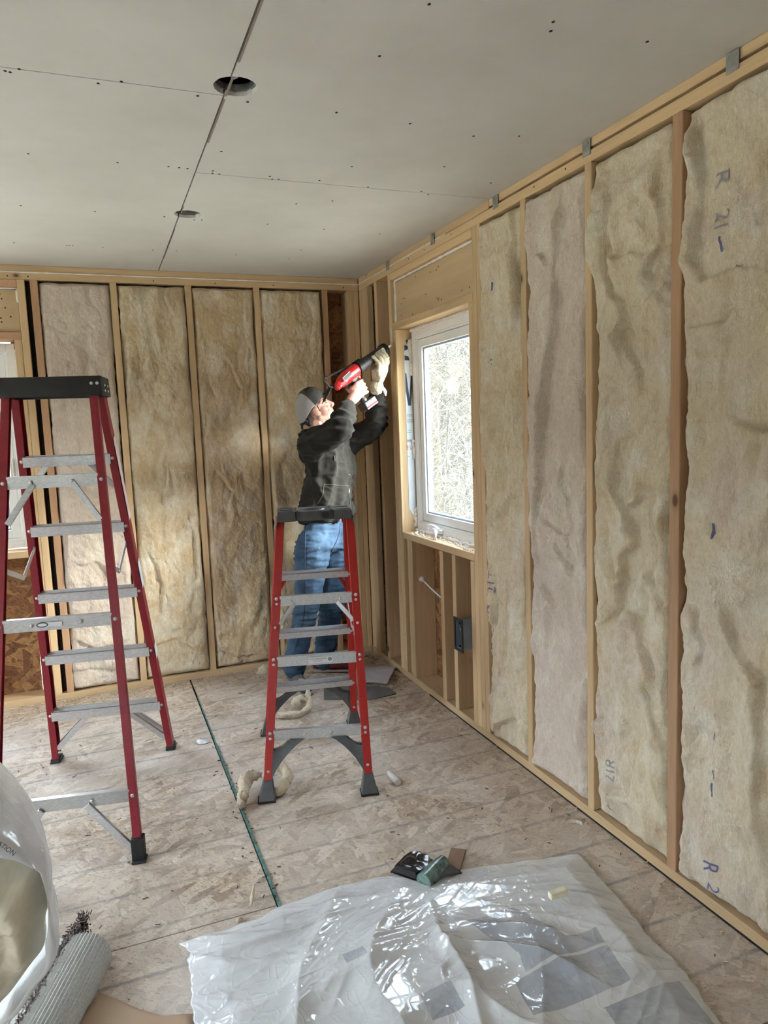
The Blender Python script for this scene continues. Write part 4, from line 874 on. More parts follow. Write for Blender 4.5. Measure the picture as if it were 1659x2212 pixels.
def scrap(path, radii, seed, label, tint=(.3, .35), group='loose insulation scraps on the floor', **k):
    pts = [fl(a, b, 0) for a, b, _ in path]; pts = [(p[0], p[1], path[i][2]) for i, p in enumerate(pts)]
    m = blob_field(pts, radii, seed, **k); loc = (float(pts[0][0]), float(pts[0][1]), 0.0)
    o = solo(m, 'insulation_scrap', M['insul'], loc, label, 'insulation scrap', group, smooth=True, angle=180); o.color = (tint[0], tint[1], 0, 1); return o
scrap([(600, 1552, .02), (625, 1553, .022), (650, 1550, .024), (668, 1538, .03), (667, 1520, .05), (664, 1505, .08)], [.010, .014, .014, .018, .014, .004], 5, 'curled cream insulation strip on the floor behind the shorter ladder, between its legs')
scrap([(636, 1535, .03), (648, 1530, .05), (662, 1528, .04)], [.02, .026, .016], 8, 'small cream insulation tuft resting against the curled strip behind the shorter ladder')
scrap([(520, 1752, .02), (528, 1730, .035), (535, 1705, .045), (548, 1696, .05), (560, 1700, .05)], [.016, .022, .026, .024, .018], 15, 'ragged cream insulation wad beside the teal seam at the shorter ladder foot', tint=(.5, .4))
scrap([(590, 1722, .02), (608, 1716, .03), (622, 1700, .045), (612, 1690, .07), (598, 1694, .065)], [.016, .020, .022, .018, .012], 21, 'looped cream insulation wad just past the shorter ladder front foot')
scrap([(560, 1457, .012), (572, 1452, .02), (582, 1450, .02)], [.02, .032, .024], 31, 'white insulation tuft on the floor against the far wall plate', tint=(.3, .2))
scrap([(541, 1960, .01), (546, 1945, .02), (550, 1930, .035)], [.004, .006, .002], 33, 'thin white insulation wisp standing near the teal seam', tint=(.3, .2), n=8)
pp = [(-.42, -.50, .03), (-.04, -.36, .03)]
# crumpled drawing sheet and dark plate under it
m = MB(); q4 = [fl(770, 1447), fl(857, 1444), fl(836, 1487), fl(773, 1478)]
nx, ny = 28, 18
def sheet_grid(q4, nx, ny, hf):
    vs = []; 
    for j in range(ny+1):
        for i in range(nx+1):
            s, t = i/nx, j/ny; p = (q4[0]*(1-s)+q4[1]*s)*(1-t)+(q4[3]*(1-s)+q4[2]*s)*t; vs.append((p[0], p[1], hf(s, t, p)))
    fs = [(j*(nx+1)+i, j*(nx+1)+i+1, (j+1)*(nx+1)+i+1, (j+1)*(nx+1)+i) for j in range(ny) for i in range(nx)]; return vs, fs
q4 = [fl(752, 1447), fl(857, 1444), fl(836, 1487), fl(752, 1476)]
vs, fs = sheet_grid(q4, nx, ny, lambda s, t, p: .012+.012*abs(float(perlin(p[0]*7, p[1]*7, 3)))+.014*s*(t > .2))
vs += [(a, b, c-.0008) for a, b, c in vs]; k_ = (nx+1)*(ny+1); fs += [tuple(reversed([i+k_ for i in f])) for f in fs]
n = NT('printed_drawing_paper'); mp = n.coord((1, 1, 1), rnd=False); br = n.n('TexBrick'); br.inputs['Scale'].default_value = 14; br.inputs['Mortar Size'].default_value = .02
br.inputs['Color1'].default_value = br.inputs['Color2'].default_value = (.52, .49, .50, 1); br.inputs['Mortar'].default_value = (.30, .26, .30, 1); n.l(mp, 0, br, 0); n.base(br, 0); n.set(Roughness=.7); M['paper'] = n.m
solo(MB().add(vs, fs), 'drawing_sheet', M['paper'], (-.2, -.48, 0), 'large crumpled paper drawing on the floor near the window wall corner', 'paper', smooth=True)
a = [fl(700, 1478), fl(765, 1482), fl(838, 1487), fl(856, 1500), fl(800, 1513), fl(700, 1512)]
M['dark_sheet'] = plain('dark_grey_flooring_sheet', (.13, .125, .12), .45, var=.2, nscale=15)
solo(MB().prism([(p[0], p[1], .001) for p in a], (0, 0, .005)), 'flooring_sheet', M['dark_sheet'], (-.3, -.8, 0), 'flat dark grey sheet on the floor under the edge of the paper drawing', 'sheet')
# cut sleeve, foil disc, shims, roll
p0, p1 = fl(840, 1676), fl(860, 1697); M['white_pl'] = plain('white_plastic', (.62, .58, .56), .5, var=.08)
solo(MB().tube([(p0[0], p0[1], .014), (p0[0]*.5+p1[0]*.5, p0[1]*.5+p1[1]*.5, .013), (p1[0], p1[1], .014)], [.010, .013, .014], 14), 'plastic_nozzle', M['white_pl'], (p0[0], p0[1], 0), 'short whitish plastic tube lying on the floor past the shorter ladder', 'tube', smooth=True, angle=50)
p0 = fl(439, 1603); m = MB(); m.tube([(p0[0], p0[1], .001), (p0[0], p0[1], .004), (p0[0]+.002, p0[1], .012)], [.034, .033, .020], 20)
m.v = [(x, y, z+.004*mnoise.noise(Vector((x*60, y*60, 0)))+.004) for x, y, z in m.v]; M['foil'] = plain('crumpled_foil', (.66, .66, .66), .35, .4, var=.2, bump=.6)
solo(m, 'foil_disc', M['foil'], (p0[0], p0[1], 0), 'crumpled whitish foil disc beside the teal floor seam', 'lid', smooth=True)
c1 = fl(985, 1842, .0); c2 = fl(972, 1878, .0)
m = MB(); m.beam(np.array((c1[0]+.01, c1[1], .010)), np.array((c2[0], c2[1]-.02, .010)), (1, 0, 0), .052, .008)
solo(m, 'wood_shim', plain('brown_shim', (.20, .115, .065), .6), (c1[0], c1[1], 0), 'small brown wooden shim sticking out past the clear plastic sheet', 'shim', bevel=.001)
# black film scrap
bf = [(843, 1895), (852, 1886), (868, 1868), (886, 1859), (912, 1856), (936, 1868), (935, 1900), (900, 1915)]
P = [fl(a, b) for a, b in bf]; c = sum(P)/len(P); vs = []; k = len(P); R_ = 9
for r in range(R_+1):
    for i in range(k*4):
        j = i//4; t = (i % 4)/4; q = P[j]*(1-t)+P[(j+1) % k]*t; v = c+(q-c)*r/R_; hz = .018+.045*abs(float(perlin(v[0]*13, v[1]*16, 8)))*(1.2-r/R_)+.018*(r < R_-1); vs.append((v[0], v[1], hz))
fs = [(r*k*4+i, r*k*4+(i+1) % (k*4), (r+1)*k*4+(i+1) % (k*4), (r+1)*k*4+i) for r in range(R_) for i in range(k*4)]
vs += [(a, b, z-.0012) for a, b, z in vs]; nn_ = (R_+1)*k*4; fs += [tuple(nn_+q for q in reversed(f)) for f in fs]
M['blk_film'] = plain('glossy_black_film', (.012, .012, .013), .16, bump=.2)
solo(MB().add(vs, fs), 'black_film_scrap', M['blk_film'], (c[0], c[1], 0), 'creased glossy black film scrap at the edge of the clear plastic sheet', 'film', smooth=True, angle=25)
a = at(905, 1900, -2.47); pA = fl(958, 1864, .03); pB = fl(915, 1905, .03); m = MB()
ax = nrm(pB-pA); m.tube([pA, pA*.66+pB*.34, pA*.33+pB*.67, pB], [.026, .030, .030, .028], 16); M['roll_t'] = plain('teal_grey_wrap', (.11, .17, .155), .22, var=.7, nscale=35, bump=.6)
m.v = [(x, y, max(.002, z+.004*mnoise.noise(Vector((x*40, y*40, z*40))))) for x, y, z in m.v]
solo(m, 'plastic_roll', M['roll_t'], tuple(pA*(1, 1, 0)), 'teal-grey plastic wrap roll lying against the black film scrap', 'roll', smooth=True, angle=50)
m = MB(); pC = fl(975, 1868, .012); pD = fl(999, 1886, .012); m.prism([fl(960, 1868, .02), fl(976, 1872, .03), fl(998, 1888, .012), fl(985, 1893, .01), fl(950, 1893, .03)], (0, 0, .006))
solo(m, 'dark_plastic_piece', M['gry_pl'], tuple(pC*(1, 1, 0)), 'flat dark plastic piece between the teal-grey roll and the wooden shim', 'plastic piece')
for (px, py, r, lb, cl) in ((517, 1990, .012, 'small tan pebble-like crumb on the floor near the plastic sheet', (.42, .33, .25)),):
    p = fl(px, py); m = MB(); m.tube([(p[0], p[1], .001), (p[0], p[1], .006), (p[0], p[1], .013)], [.006, r, .004], 8); solo(m, 'crumb', plain('crumb', cl, .8), (p[0], p[1], 0), lb, 'crumb', smooth=True)
for (px, py, lb) in ((1242, 1790, 'curled white paper scrap near the bottom plate beside the reddish stud'), (1205, 1937, 'small cream foam chip lying on the clear plastic sheet'), (1049, 1878, 'tiny white square chip at the far edge of the clear plastic sheet')):
    z = .055 if 'foam' in lb else 0; p = fl(px, py, z); m = MB(); s_ = {1242: .020, 1205: .030, 1049: .016}[px]
    if px == 1242:
        pts = [(p[0]+s_*1.6*math.cos(t*.5), p[1]+s_*math.sin(t*.5), .004+.003*t) for t in range(7)]
        for a_, b_ in zip(pts[:-1], pts[1:]): m.prism([a_, b_, (b_[0], b_[1], b_[2]+.012), (a_[0], a_[1], a_[2]+.010)], (.0015, .0015, 0))
    else: m.box((p[0]-s_, p[1]-s_*.35, z+.001), (p[0]+s_, p[1]+s_*.35, z+(.022 if px == 1205 else .004)))
    solo(m, {1242: 'paper_scrap', 1205: 'foam_chip', 1049: 'paper_chip'}[px], M['caulk'] if px != 1205 else plain('cream_foam', (.72, .66, .50), .8), (p[0], p[1], z), lb, 'scrap', bevel=.0 if px == 1242 else .003)

# the large clear sheet of packaging film
def hsheet(x, y, seed=0):
    wx = .12*perlin(x*1.6, y*1.6, 61)+.03*perlin(x*5, y*5, 64); wy = .12*perlin(x*1.6+5, y*1.6, 62)+.03*perlin(x*5+3, y*5, 65); A = x+wx; B = y+wy
    h = .022+.016*perlin(A*1.8, B*1.8, 63)
    for k_, (ang, fx, fy, amp, sh) in enumerate(((.35, 1.1, 4.5, .026, 3.0), (-.55, 1.2, 5, .022, 3.2), (1.15, 1.3, 5, .018, 3.2), (.15, 1.8, 11, .008, 4), (-.3, 2.0, 13, .006, 4), (.7, 2.5, 22, .003, 4))):
        c, s = math.cos(ang), math.sin(ang); p_ = perlin((A*c+B*s)*fx, (-A*s+B*c)*fy, 70+k_); msk = np.clip(.10+2.6*perlin(A*1.5+k_, B*1.5, 90+k_), .0, 1.1)
        r_ = 1-np.minimum(np.abs(p_)*sh, 1); h = h+amp*msk*r_**1.7
    return h
E0 = [fl(*q) for q in ((388, 2048), (470, 2020), (560, 1990), (600, 1968), (700, 1930), (800, 1905), (850, 1895), (930, 1886), (1000, 1883), (1120, 1868), (1250, 1850))]
ER_ = [fl(*q) for q in ((1250, 1850), (1285, 1890), (1305, 1915), (1345, 1960), (1400, 2030), (1440, 2070), (1480, 2110), (1520, 2170), (1550, 2212))]+[np.array((-.30, -3.45, 0)), np.array((-.30, -3.80, 0))]
EL_ = [fl(*q) for q in ((388, 2048), (412, 2066), (405, 2085), (411, 2110), (414, 2150), (418, 2212))]+[np.array((-1.50, -3.0, 0)), np.array((-1.47, -3.45, 0)), np.array((-1.45, -3.80, 0))]
def along(pts, t):
    d = [0]; 
    for a, b in zip(pts[:-1], pts[1:]): d.append(d[-1]+np.linalg.norm(b-a))
    x = t*d[-1]; j = min(max(int(np.searchsorted(d, x))-1, 0), len(pts)-2); u_ = (x-d[j])/(d[j+1]-d[j]+1e-9); return pts[j]*(1-u_)+pts[j+1]*u_
EBt = [EL_[-1], ER_[-1]]; ns_, nt_ = 300, 330; GX = np.zeros((nt_+1, ns_+1)); GY = GX.copy()
tops = [along(E0, i/ns_) for i in range(ns_+1)]; bots = [along(EBt, i/ns_) for i in range(ns_+1)]; lefts = [along(EL_, j/nt_) for j in range(nt_+1)]; rights = [along(ER_, j/nt_) for j in range(nt_+1)]
c00, c10, c01, c11 = tops[0], tops[-1], bots[0], bots[-1]
for j in range(nt_+1):
    t = j/nt_
    for i in range(ns_+1):
        s = i/ns_; q = (1-t)*tops[i]+t*bots[i]+(1-s)*lefts[j]+s*rights[j]-((1-s)*(1-t)*c00+s*(1-t)*c10+(1-s)*t*c01+s*t*c11); GX[j, i] = q[0]; GY[j, i] = q[1]
Hs = hsheet(GX, GY); ss, tt_ = np.meshgrid(np.linspace(0, 1, ns_+1), np.linspace(0, 1, nt_+1)); e_ = np.clip(np.minimum(np.minimum(ss, 1-ss), tt_)*14, 0, 1)
jit = (1-np.clip(np.minimum(ss, 1-ss)*30, 0, 1)); GX = GX+.012*jit*perlin(GY*26, GY*0, 7); GY = GY+.008*(1-np.clip(tt_*30, 0, 1))*perlin(GX*20, GX*0, 8)
Hs = .004+Hs*(.30+.70*e_); Hs = np.maximum(Hs, .003)
vs = np.stack([GX.ravel(), GY.ravel(), Hs.ravel()], 1).tolist(); w_ = ns_+1; idx = np.arange(w_*(nt_+1)).reshape(nt_+1, w_)
fs = np.stack([idx[:-1, :-1], idx[:-1, 1:], idx[1:, 1:], idx[1:, :-1]], -1).reshape(-1, 4).tolist()
n = NT('clear_packaging_film'); tcn = n.n('TexCoord'); s3 = n.n('SeparateXYZ'); n.l(tcn, 'Object', s3, 0)
def inbox(x0, x1, y0, y1, sk=0.0):
    xx = n.math('MULTIPLY_ADD', s3, 1, sk, None, 0.0); x_ = n.math('ADD', s3, 0, xx, 0)
    a = n.math('GREATER_THAN', x_, 0, x0, None); b = n.math('LESS_THAN', x_, 0, x1, None); c = n.math('GREATER_THAN', s3, 1, y0, None); d = n.math('LESS_THAN', s3, 1, y1, None)
    return n.math('MULTIPLY', n.math('MULTIPLY', a, 0, b, 0), 0, n.math('MULTIPLY', c, 0, d, 0), 0)
SX, SY = -.9, -2.9
def bx_px(pts, sk=0.0):
    q = [fl(a, b, .03) for a, b in pts]; return min(p[0] for p in q)-SX, max(p[0] for p in q)-SX, min(p[1] for p in q)-SY, max(p[1] for p in q)-SY
inks = []
for args in ((-.42+.9-.08-.14, .62-.14-.06, -2.86+2.9, -2.68+2.9, 0.35), (.24, .50, -.02, .04, -.25), (.20, .50, -.16, -.03, -.2), (.38, .62, -.36, -.20, -.15), (-.06, .03, -.06, .02, 0), (-.20, -.14, .19, .23, 0)):
    inks.append(inbox(*args))
tot = inks[0]
for q in inks[1:]: tot = n.math('MAXIMUM', tot, 0, q, 0)
fn = n.noise(n.coord((1, 1, 1), rnd=False), 9, 4, .6); fm = n.math('MULTIPLY', tot, 0, n.ramp(fn, 0, [(.3, .35), (.6, .85)]), 0)
cb_ = n.mix((.80, .81, .83), None, (.36, .39, .46), None, fm, 0); n.base(cb_, 2)
al = n.math('MULTIPLY_ADD', n.ramp(n.noise(n.coord((1, 1, 1), rnd=False), 3.5, 4, .6), 0, [(.35, 0), (.65, 1)]), 0, .26, None, .46); al2 = n.math('MAXIMUM', al, 0, n.math('MULTIPLY', fm, 0, .85, None), 0)
n.l(al2, 0, n.p, 'Alpha'); n.set(Roughness=.07); n.p.inputs['Specular IOR Level'].default_value = .8; n.p.inputs['Coat Weight'].default_value = .6; n.p.inputs['Coat Roughness'].default_value = .06
wr_ = n.noise(n.coord((1, 1.9, 1), (0, 0, .4), rnd=False), 6, 1.5, .5, .5); wr2 = n.noise(n.coord((1.6, 1, 1), (0, 0, -.3), rnd=False), 15, 1.5, .5, .4)
def ridge(q): return n.math('MULTIPLY', n.math('MINIMUM', n.math('ABSOLUTE', n.math('SUBTRACT', q, 0, .5, None), 0), 0, .06, None), 0, -16.0, None)
n.bump(n.math('ADD', ridge(wr_), 0, n.math('MULTIPLY', ridge(wr2), 0, .5, None), 0), 0, .22, .008); M['clear'] = n.m
sheet = solo(MB().add(vs, fs), 'plastic_sheet', M['clear'], (SX, SY, 0), 'large wrinkled translucent plastic packaging sheet spread over the floor', 'plastic sheet', smooth=True, angle=180)
md = sheet.modifiers.new('film', 'SOLIDIFY'); md.thickness = .0004

# wood chips and sawdust
rg = random.Random(12); m = MB()
def chip(x, y, l, w_, z=.001):
    a = rg.uniform(0, 6.28); c, s = math.cos(a), math.sin(a); t = rg.uniform(.0006, .003); b = rg.uniform(0, .006)
    q = [(x+c*l-s*w_, y+s*l+c*w_, z+b), (x-c*l-s*w_, y-s*l+c*w_, z), (x-c*l+s*w_, y-s*l-c*w_, z), (x+c*l+s*w_, y+s*l-c*w_, z+b)]; m.add(q+[(a_, b_, c_+t) for a_, b_, c_ in q], [(0,1,2,3),(7,6,5,4),(0,4,5,1),(1,5,6,2),(2,6,7,3),(3,7,4,0)])
for _ in range(1100): chip(rg.uniform(-2.2, -.02), -abs(rg.gauss(0, .09))-.012, rg.uniform(.003, .012), rg.uniform(.001, .004))
for _ in range(260): chip(rg.uniform(-3.4, -.02), rg.uniform(-3.3, -.1), rg.uniform(.002, .007), rg.uniform(.0007, .002))
for _ in range(220): chip(-abs(rg.gauss(0, .06))-.01, rg.uniform(-3.3, -.3), rg.uniform(.003, .009), rg.uniform(.001, .003))
M['chips'] = plain('wood_chips', (.50, .38, .26), .85, var=.4, nscale=80); solo(m, 'wood_chips', M['chips'], (0, 0, 0), 'pale wood chips and sawdust scattered along the wall plates', 'debris', kind='stuff')
m = MB()
for _ in range(230): chip(rg.uniform(-2.4, -.05), rg.uniform(-3.1, -.3), rg.uniform(.002, .010), rg.uniform(.0005, .0016))
for _ in range(60): chip(-1.203+rg.gauss(0, .02), rg.uniform(-2.5, -1.0), rg.uniform(.002, .007), rg.uniform(.001, .003))
M['dark_chips'] = plain('dark_bark_bits', (.10, .06, .04), .9, var=.4, nscale=80); solo(m, 'bark_bits', M['dark_chips'], (0, 0, 0), 'dark bark slivers and grit scattered over the subfloor', 'debris', kind='stuff')
m = MB()
for _ in range(70):
    u = rg.uniform(W_U0+.08, W_U1-.03); d = rg.uniform(.01, .075); r = rg.uniform(.003, .010); p = PR(u, W_Z0+.001, d)
    m.tube([(p[0], p[1], p[2]), (p[0]+r*.4, p[1]+r, p[2]+r*.5), (p[0], p[1]+r*1.5, p[2]+r*.9)], [r*.3, r*.8, r*.2], 6)
solo(m, 'foam_crumbs', M['foam'], PR(1.0, W_Z0, .04), 'white foam trimmings heaped on the window sill plate', 'debris', kind='stuff', smooth=True)
m = MB(); p = np.array(PR(.95, W_Z0+.012, .045)); m.tube([p+(0, .03, .0), p+(0, .01, .028), p+(-.01, -.012, .03), p+(-.02, -.03, .0)], [.008, .012, .010, .004], 8)
solo(m, 'foam_curl', M['foam'], tuple(p), 'curled white foam offcut on the window sill plate below the crank', 'foam offcut', smooth=True, angle=80)

# ---- ribbed carpet mat and brown paper by the insulation bag
M['mat_back'] = NT('ribbed_mat_backing'); n = M['mat_back']; mp = n.coord((1, 1, 1), rnd=False); q = n.noise(mp, 160, 3); n.base(n.ramp(q, 0, [(.3, (.44, .44, .42)), (.7, (.60, .60, .57))]), 0); n.set(Roughness=.85); n.bump(q, 0, .5, .003); M['mat_back'] = n.m
M['pile'] = plain('dark_tufted_pile', (.16, .125, .12), .95, var=.8, nscale=140, bump=.8)
mt = thing('floor_mat', (-2.0, -2.85, 0), 'rolled-back grey ribbed carpet mat with a dark tufted edge', 'mat')
d1 = nrm(fl(240, 2070)-fl(150, 2260)); d1[2] = 0; d1 = nrm(d1); n1 = np.array((-d1[1], d1[0], 0.0))       # long edge direction on the floor
tipR = fl(236, 2072); tipL = fl(195, 2018)
# folded-over strip: half cylinder ribbed along its length, then a flat flap behind
prof = []
Rr = .055; nseg = 44
for i in range(nseg+1):
    t = -1.2+i/nseg*(math.pi+.9); prof.append((Rr*math.sin(t)*1.0, Rr*(1+math.cos(t)) if True else 0))
prof = [(.070*(-math.cos(math.pi*i/nseg)), .012+.075*math.sin(math.pi*i/nseg)**.8) for i in range(nseg+1)]
base = tipR-n1*(-.085)
Ln = .62; vs = []; NL_ = 60
for j in range(NL_+1):
    o = tipR+n1*.062-d1*(Ln*j/NL_)
    for i, (a, b) in enumerate(prof):
        rib = .0028*(1 if i % 2 else -1); nn2 = None if False else None
        q = o+n1*a; vs.append((q[0], q[1], b+rib+.002*float(perlin(j*.3, i*.3, 4))))
k = nseg+1; fs = [(j*k+i, j*k+i+1, (j+1)*k+i+1, (j+1)*k+i) for j in range(NL_) for i in range(nseg)]
vs += [(a, b, max(c-.008, .001)) for a, b, c in vs]; kk = k*(NL_+1); fs += [tuple(q+kk for q in reversed(f)) for f in fs]
ring = [i for i in range(k)]+[j*k+k-1 for j in range(1, NL_+1)]+[NL_*k+i for i in range(k-2, -1, -1)]+[j*k for j in range(NL_-1, 0, -1)]
fs += [(ring[i], ring[(i+1) % len(ring)], ring[(i+1) % len(ring)]+kk, ring[i]+kk) for i in range(len(ring))]
MB().add(vs, fs).obj('rolled_edge', M['mat_back'], mt, smooth=True, angle=25)
m = MB(); o = tipL+n1*.035; 
for i in range(16):      # flat flap with ribs, behind the roll
    a = o+n1*(.017*i)-d1*.02; m.beam((a[0], a[1], .012), tuple(np.array((a[0], a[1], .012))-d1*.60), n1, .0155, .010)
m.obj('flat_flap', M['mat_back'], mt, bevel=.002, seg=1)
m = MB(); rg = random.Random(4)
for i in range(3200):
    t = rg.random(); q = tipL+n1*.012-d1*(.62*t)+n1*rg.gauss(.0, .009); z = rg.uniform(.02, .075); r = rg.uniform(.0015, .003); dv = np.array([rg.uniform(-1, 1), rg.uniform(-1, 1), rg.uniform(.1, 1)])*.010
    m.tube([(q[0], q[1], z), tuple(np.array((q[0], q[1], z))+dv)], [r, r*.6], 4)
tag(m.obj('tufted_edge', M['pile'], mt), kind='stuff')
kr = [(215, 2150), (255, 2165), (300, 2185), (350, 2200), (420, 2195), (430, 2260), (300, 2300), (150, 2290), (165, 2215)]
M['kraft'] = plain('brown_kraft_paper', (.36, .245, .16), .75, var=.1, nscale=8)
P = [fl(a, b) for a, b in kr]; c = sum(P)/len(P); vs = [(c[0], c[1], .010)]; k = len(P); 
for r in range(1, 7):
    for i in range(k*3):
        j = i//3; t = (i % 3)/3; q = P[j]*(1-t)+P[(j+1) % k]*t; v = c+(q-c)*r/6; vs.append((v[0], v[1], .006+.012*abs(float(perlin(v[0]*6, v[1]*6, 2)))))
w3 = k*3; fs = [(0, 1+i, 1+(i+1) % w3) for i in range(w3)]+[(1+r*w3+i, 1+r*w3+(i+1) % w3, 1+(r+1)*w3+(i+1) % w3, 1+(r+1)*w3+i) for r in range(5) for i in range(w3)]
kp = solo(MB().add(vs, fs), 'kraft_paper', M['kraft'], (c[0], c[1], 0), 'brown kraft paper lying on the floor between the ribbed mat and the plastic sheet', 'paper', smooth=True)
md = kp.modifiers.new('t', 'SOLIDIFY'); md.thickness = .001

# ---- opened bag of insulation
Yb = -3.05
bg_ = thing('insulation_bag', tuple(at(-60, 2250, Yb)*(1, 1, 0)), 'torn white plastic bag with cream insulation bulging out of its open side', 'bag')
rimpx = [(-160, 1640), (-60, 1720), (0, 1790), (40, 1822), (72, 1858), (95, 1882), (103, 1905), (112, 1950), (120, 2010), (127, 2045), (112, 2085), (80, 2130), (50, 2175), (20, 2212), (-30, 2290)]
inpx = [(-160, 1700), (-60, 1800), (0, 1853), (35, 1862), (66, 1877), (90, 1885), (98, 1915), (102, 1955), (104, 2000), (97, 2040), (97, 2090), (60, 2140), (25, 2190), (-10, 2230), (-60, 2310)]
def smoothpts(px, Y, n=6):
    P = [at(a, b, Y) for a, b in px]; out = []
    for i in range(len(P)-1):
        p0 = P[max(i-1, 0)]; p1 = P[i]; p2 = P[i+1]; p3 = P[min(i+2, len(P)-1)]
        for j in range(n): t = j/n; out.append(.5*((2*p1)+(-p0+p2)*t+(2*p0-5*p1+4*p2-p3)*t*t+(-p0+3*p1-3*p2+p3)*t**3))
    out.append(P[-1]); return out
rim = smoothpts(rimpx, Yb); inn = smoothpts(inpx, Yb-.02)
ctr = at(-220, 2000, Yb)
rows = []; nrr = len(rim)
for kx in range(9):      # film runs from the torn rim round the outer edge and away behind
    t = kx/8; row = []
    for i in range(nrr):
        if t <= .25: q = inn[i]*(1-t*4)+rim[i]*(t*4)+np.array((0, -.012*math.sin(math.pi*t*4), 0))
        else:
            s = (t-.25)/.75; q = rim[i]+np.array((0, .40*s, 0))+(ctr-rim[i])*(.28*s*s)+np.array((0, 0, 0))
        nz = mnoise.noise_vector(Vector(q)*9)*.010+mnoise.noise_vector(Vector(q)*22)*.006; q = q+np.array(nz)*(1 if kx > 0 else .4); q[2] = max(q[2], .004); row.append(q)
    rows.append(row)
vs = [tuple(q) for row in rows for q in row]; fs = [(r*nrr+i, r*nrr+i+1, (r+1)*nrr+i+1, (r+1)*nrr+i) for r in range(8) for i in range(nrr-1)]
n = NT('white_bag_film'); q = n.noise(n.coord((1, 1, 1), rnd=False), 10, 4); n.base(n.ramp(q, 0, [(.3, (.74, .75, .78)), (.7, (.84, .85, .87))]), 0); n.set(Roughness=.22, Alpha=.86); n.bump(q, 0, .5, .02); M['bag'] = n.m
bo = MB().add(vs, fs).obj('bag_film', M['bag'], bg_, smooth=True, angle=180); md = bo.modifiers.new('s', 'SUBSURF'); md.levels = 1; md.render_levels = 2; md = bo.modifiers.new('t', 'SOLIDIFY'); md.thickness = .0012
q0 = at(8, 1818, Yb-.01); m = MB()
for kx, t_ in enumerate(('CRAFT BATTS',)):
    vs2, fs2 = text_mb('INSULATION', .012); ex = nrm(at(50, 1842, Yb)-at(-10, 1800, Yb)); ey = np.cross(ex, np.array((0, 1.0, 0)))*-1; ey = nrm(ey) if ey[2] > 0 else -nrm(ey)
    ox = at(-2, 1822, Yb-.045); MB().add([ox+ex*v[0]+ey*v[1] for v in vs2], fs2).obj('bag_lettering', M['navy'], bg_)
# insulation inside: bulging lumpy body
vs = []; nr_ = 26; nI = len(inn); cI = at(-110, 2040, Yb)
for r in range(nr_+1):
    t = r/nr_
    for i in range(nI):
        q = cI+(inn[i]-cI)*(t*.975); q = q+np.array((0, .06-.14*(1-t**2.6), 0)); nz = mnoise.fractal(Vector(q)*9+Vector((3, 0, 0)), .7, 2.1, 6)*.028-abs(mnoise.noise(Vector((q[0]*14, q[1]*5, q[2]*5))))*.040; q[1] += -nz*(1-t**6)
        q[2] = max(q[2], .01); vs.append(tuple(q))
fs = [(r*nI+i, r*nI+i+1, (r+1)*nI+i+1, (r+1)*nI+i) for r in range(nr_) for i in range(nI-1)]
k0 = len(vs); vs += [(a_, max(b_, Yb)+.03, c_) for a_, b_, c_ in vs[nr_*nI:(nr_+1)*nI]]; fs += [(nr_*nI+i, nr_*nI+i+1, k0+i+1, k0+i) for i in range(nI-1)]
io = MB().add(vs, fs).obj('insulation', M['insul_lit'], bg_, smooth=True, angle=180)
md = io.modifiers.new('s', 'SUBSURF'); md.levels = 1; md.render_levels = 2

# ------------------------------------------------------------------ the worker
def V(a): return np.array(a, float)
_SPH = {}
def sph_pts(n=10):
    if n not in _SPH:
        b = bmesh.new(); bmesh.ops.create_icosphere(b, subdivisions=2, radius=1); _SPH[n] = np.array([tuple(v.co) for v in b.verts]); b.free()
    return _SPH[n]
class Blob:
    """solid volumes merged by a voxel remesh into one continuous surface"""
    def __init__(self): self.v = []; self.f = []
    def hull(self, pts):
        b = bmesh.new()
        for p in pts: b.verts.new(tuple(p))
        r = bmesh.ops.convex_hull(b, input=b.verts); 
        bmesh.ops.delete(b, geom=[g_ for g_ in r['geom_interior'] if isinstance(g_, bmesh.types.BMVert)], context='VERTS')
        b.verts.index_update(); n = len(self.v); self.v += [tuple(v.co) for v in b.verts]; self.f += [tuple(v.index+n for v in f.verts) for f in b.faces]; b.free(); return self
    def cap(self, p0, r0, p1, r1):
        s = sph_pts(); return self.hull(np.concatenate([V(p0)+s*r0, V(p1)+s*r1]))
    def chain(self, pts, rs):
        for i in range(len(pts)-1): self.cap(pts[i], rs[i], pts[i+1], rs[i+1])
        return self
    def ell(self, c, r, R=None):
        s = sph_pts()*V(r); s = s@np.array(R).T if R is not None else s; return self.hull(V(c)+s)
    def slab(self, ells):      # hull of several ellipsoids (c, r, R)
        pts = []
        for c, r, R in ells: s = sph_pts()*V(r); s = s@np.array(R).T if R is not None else s; pts.append(V(c)+s)
        return self.hull(np.concatenate(pts))
    def mesh(self, voxel, smooth=4, fac=.5):
        me = bpy.data.meshes.new('b'); me.from_pydata(self.v, [], self.f); o = bpy.data.objects.new('b', me); COL.objects.link(o)
        bm = bmesh.new(); bm.from_mesh(me); bmesh.ops.recalc_face_normals(bm, faces=bm.faces); bm.to_mesh(me); bm.free()
        md = o.modifiers.new('r', 'REMESH'); md.mode = 'VOXEL'; md.voxel_size = voxel
        md = o.modifiers.new('s', 'SMOOTH'); md.iterations = smooth; md.factor = fac
        bpy.context.view_layer.update(); dg = bpy.context.evaluated_depsgraph_get(); m2 = bpy.data.meshes.new_from_object(o.evaluated_get(dg)); bpy.data.objects.remove(o)
        n = len(m2.vertices); co = np.zeros(n*3); m2.vertices.foreach_get('co', co); no = np.zeros(n*3); m2.vertices.foreach_get('normal', no); return m2, co.reshape(-1, 3), no.reshape(-1, 3)
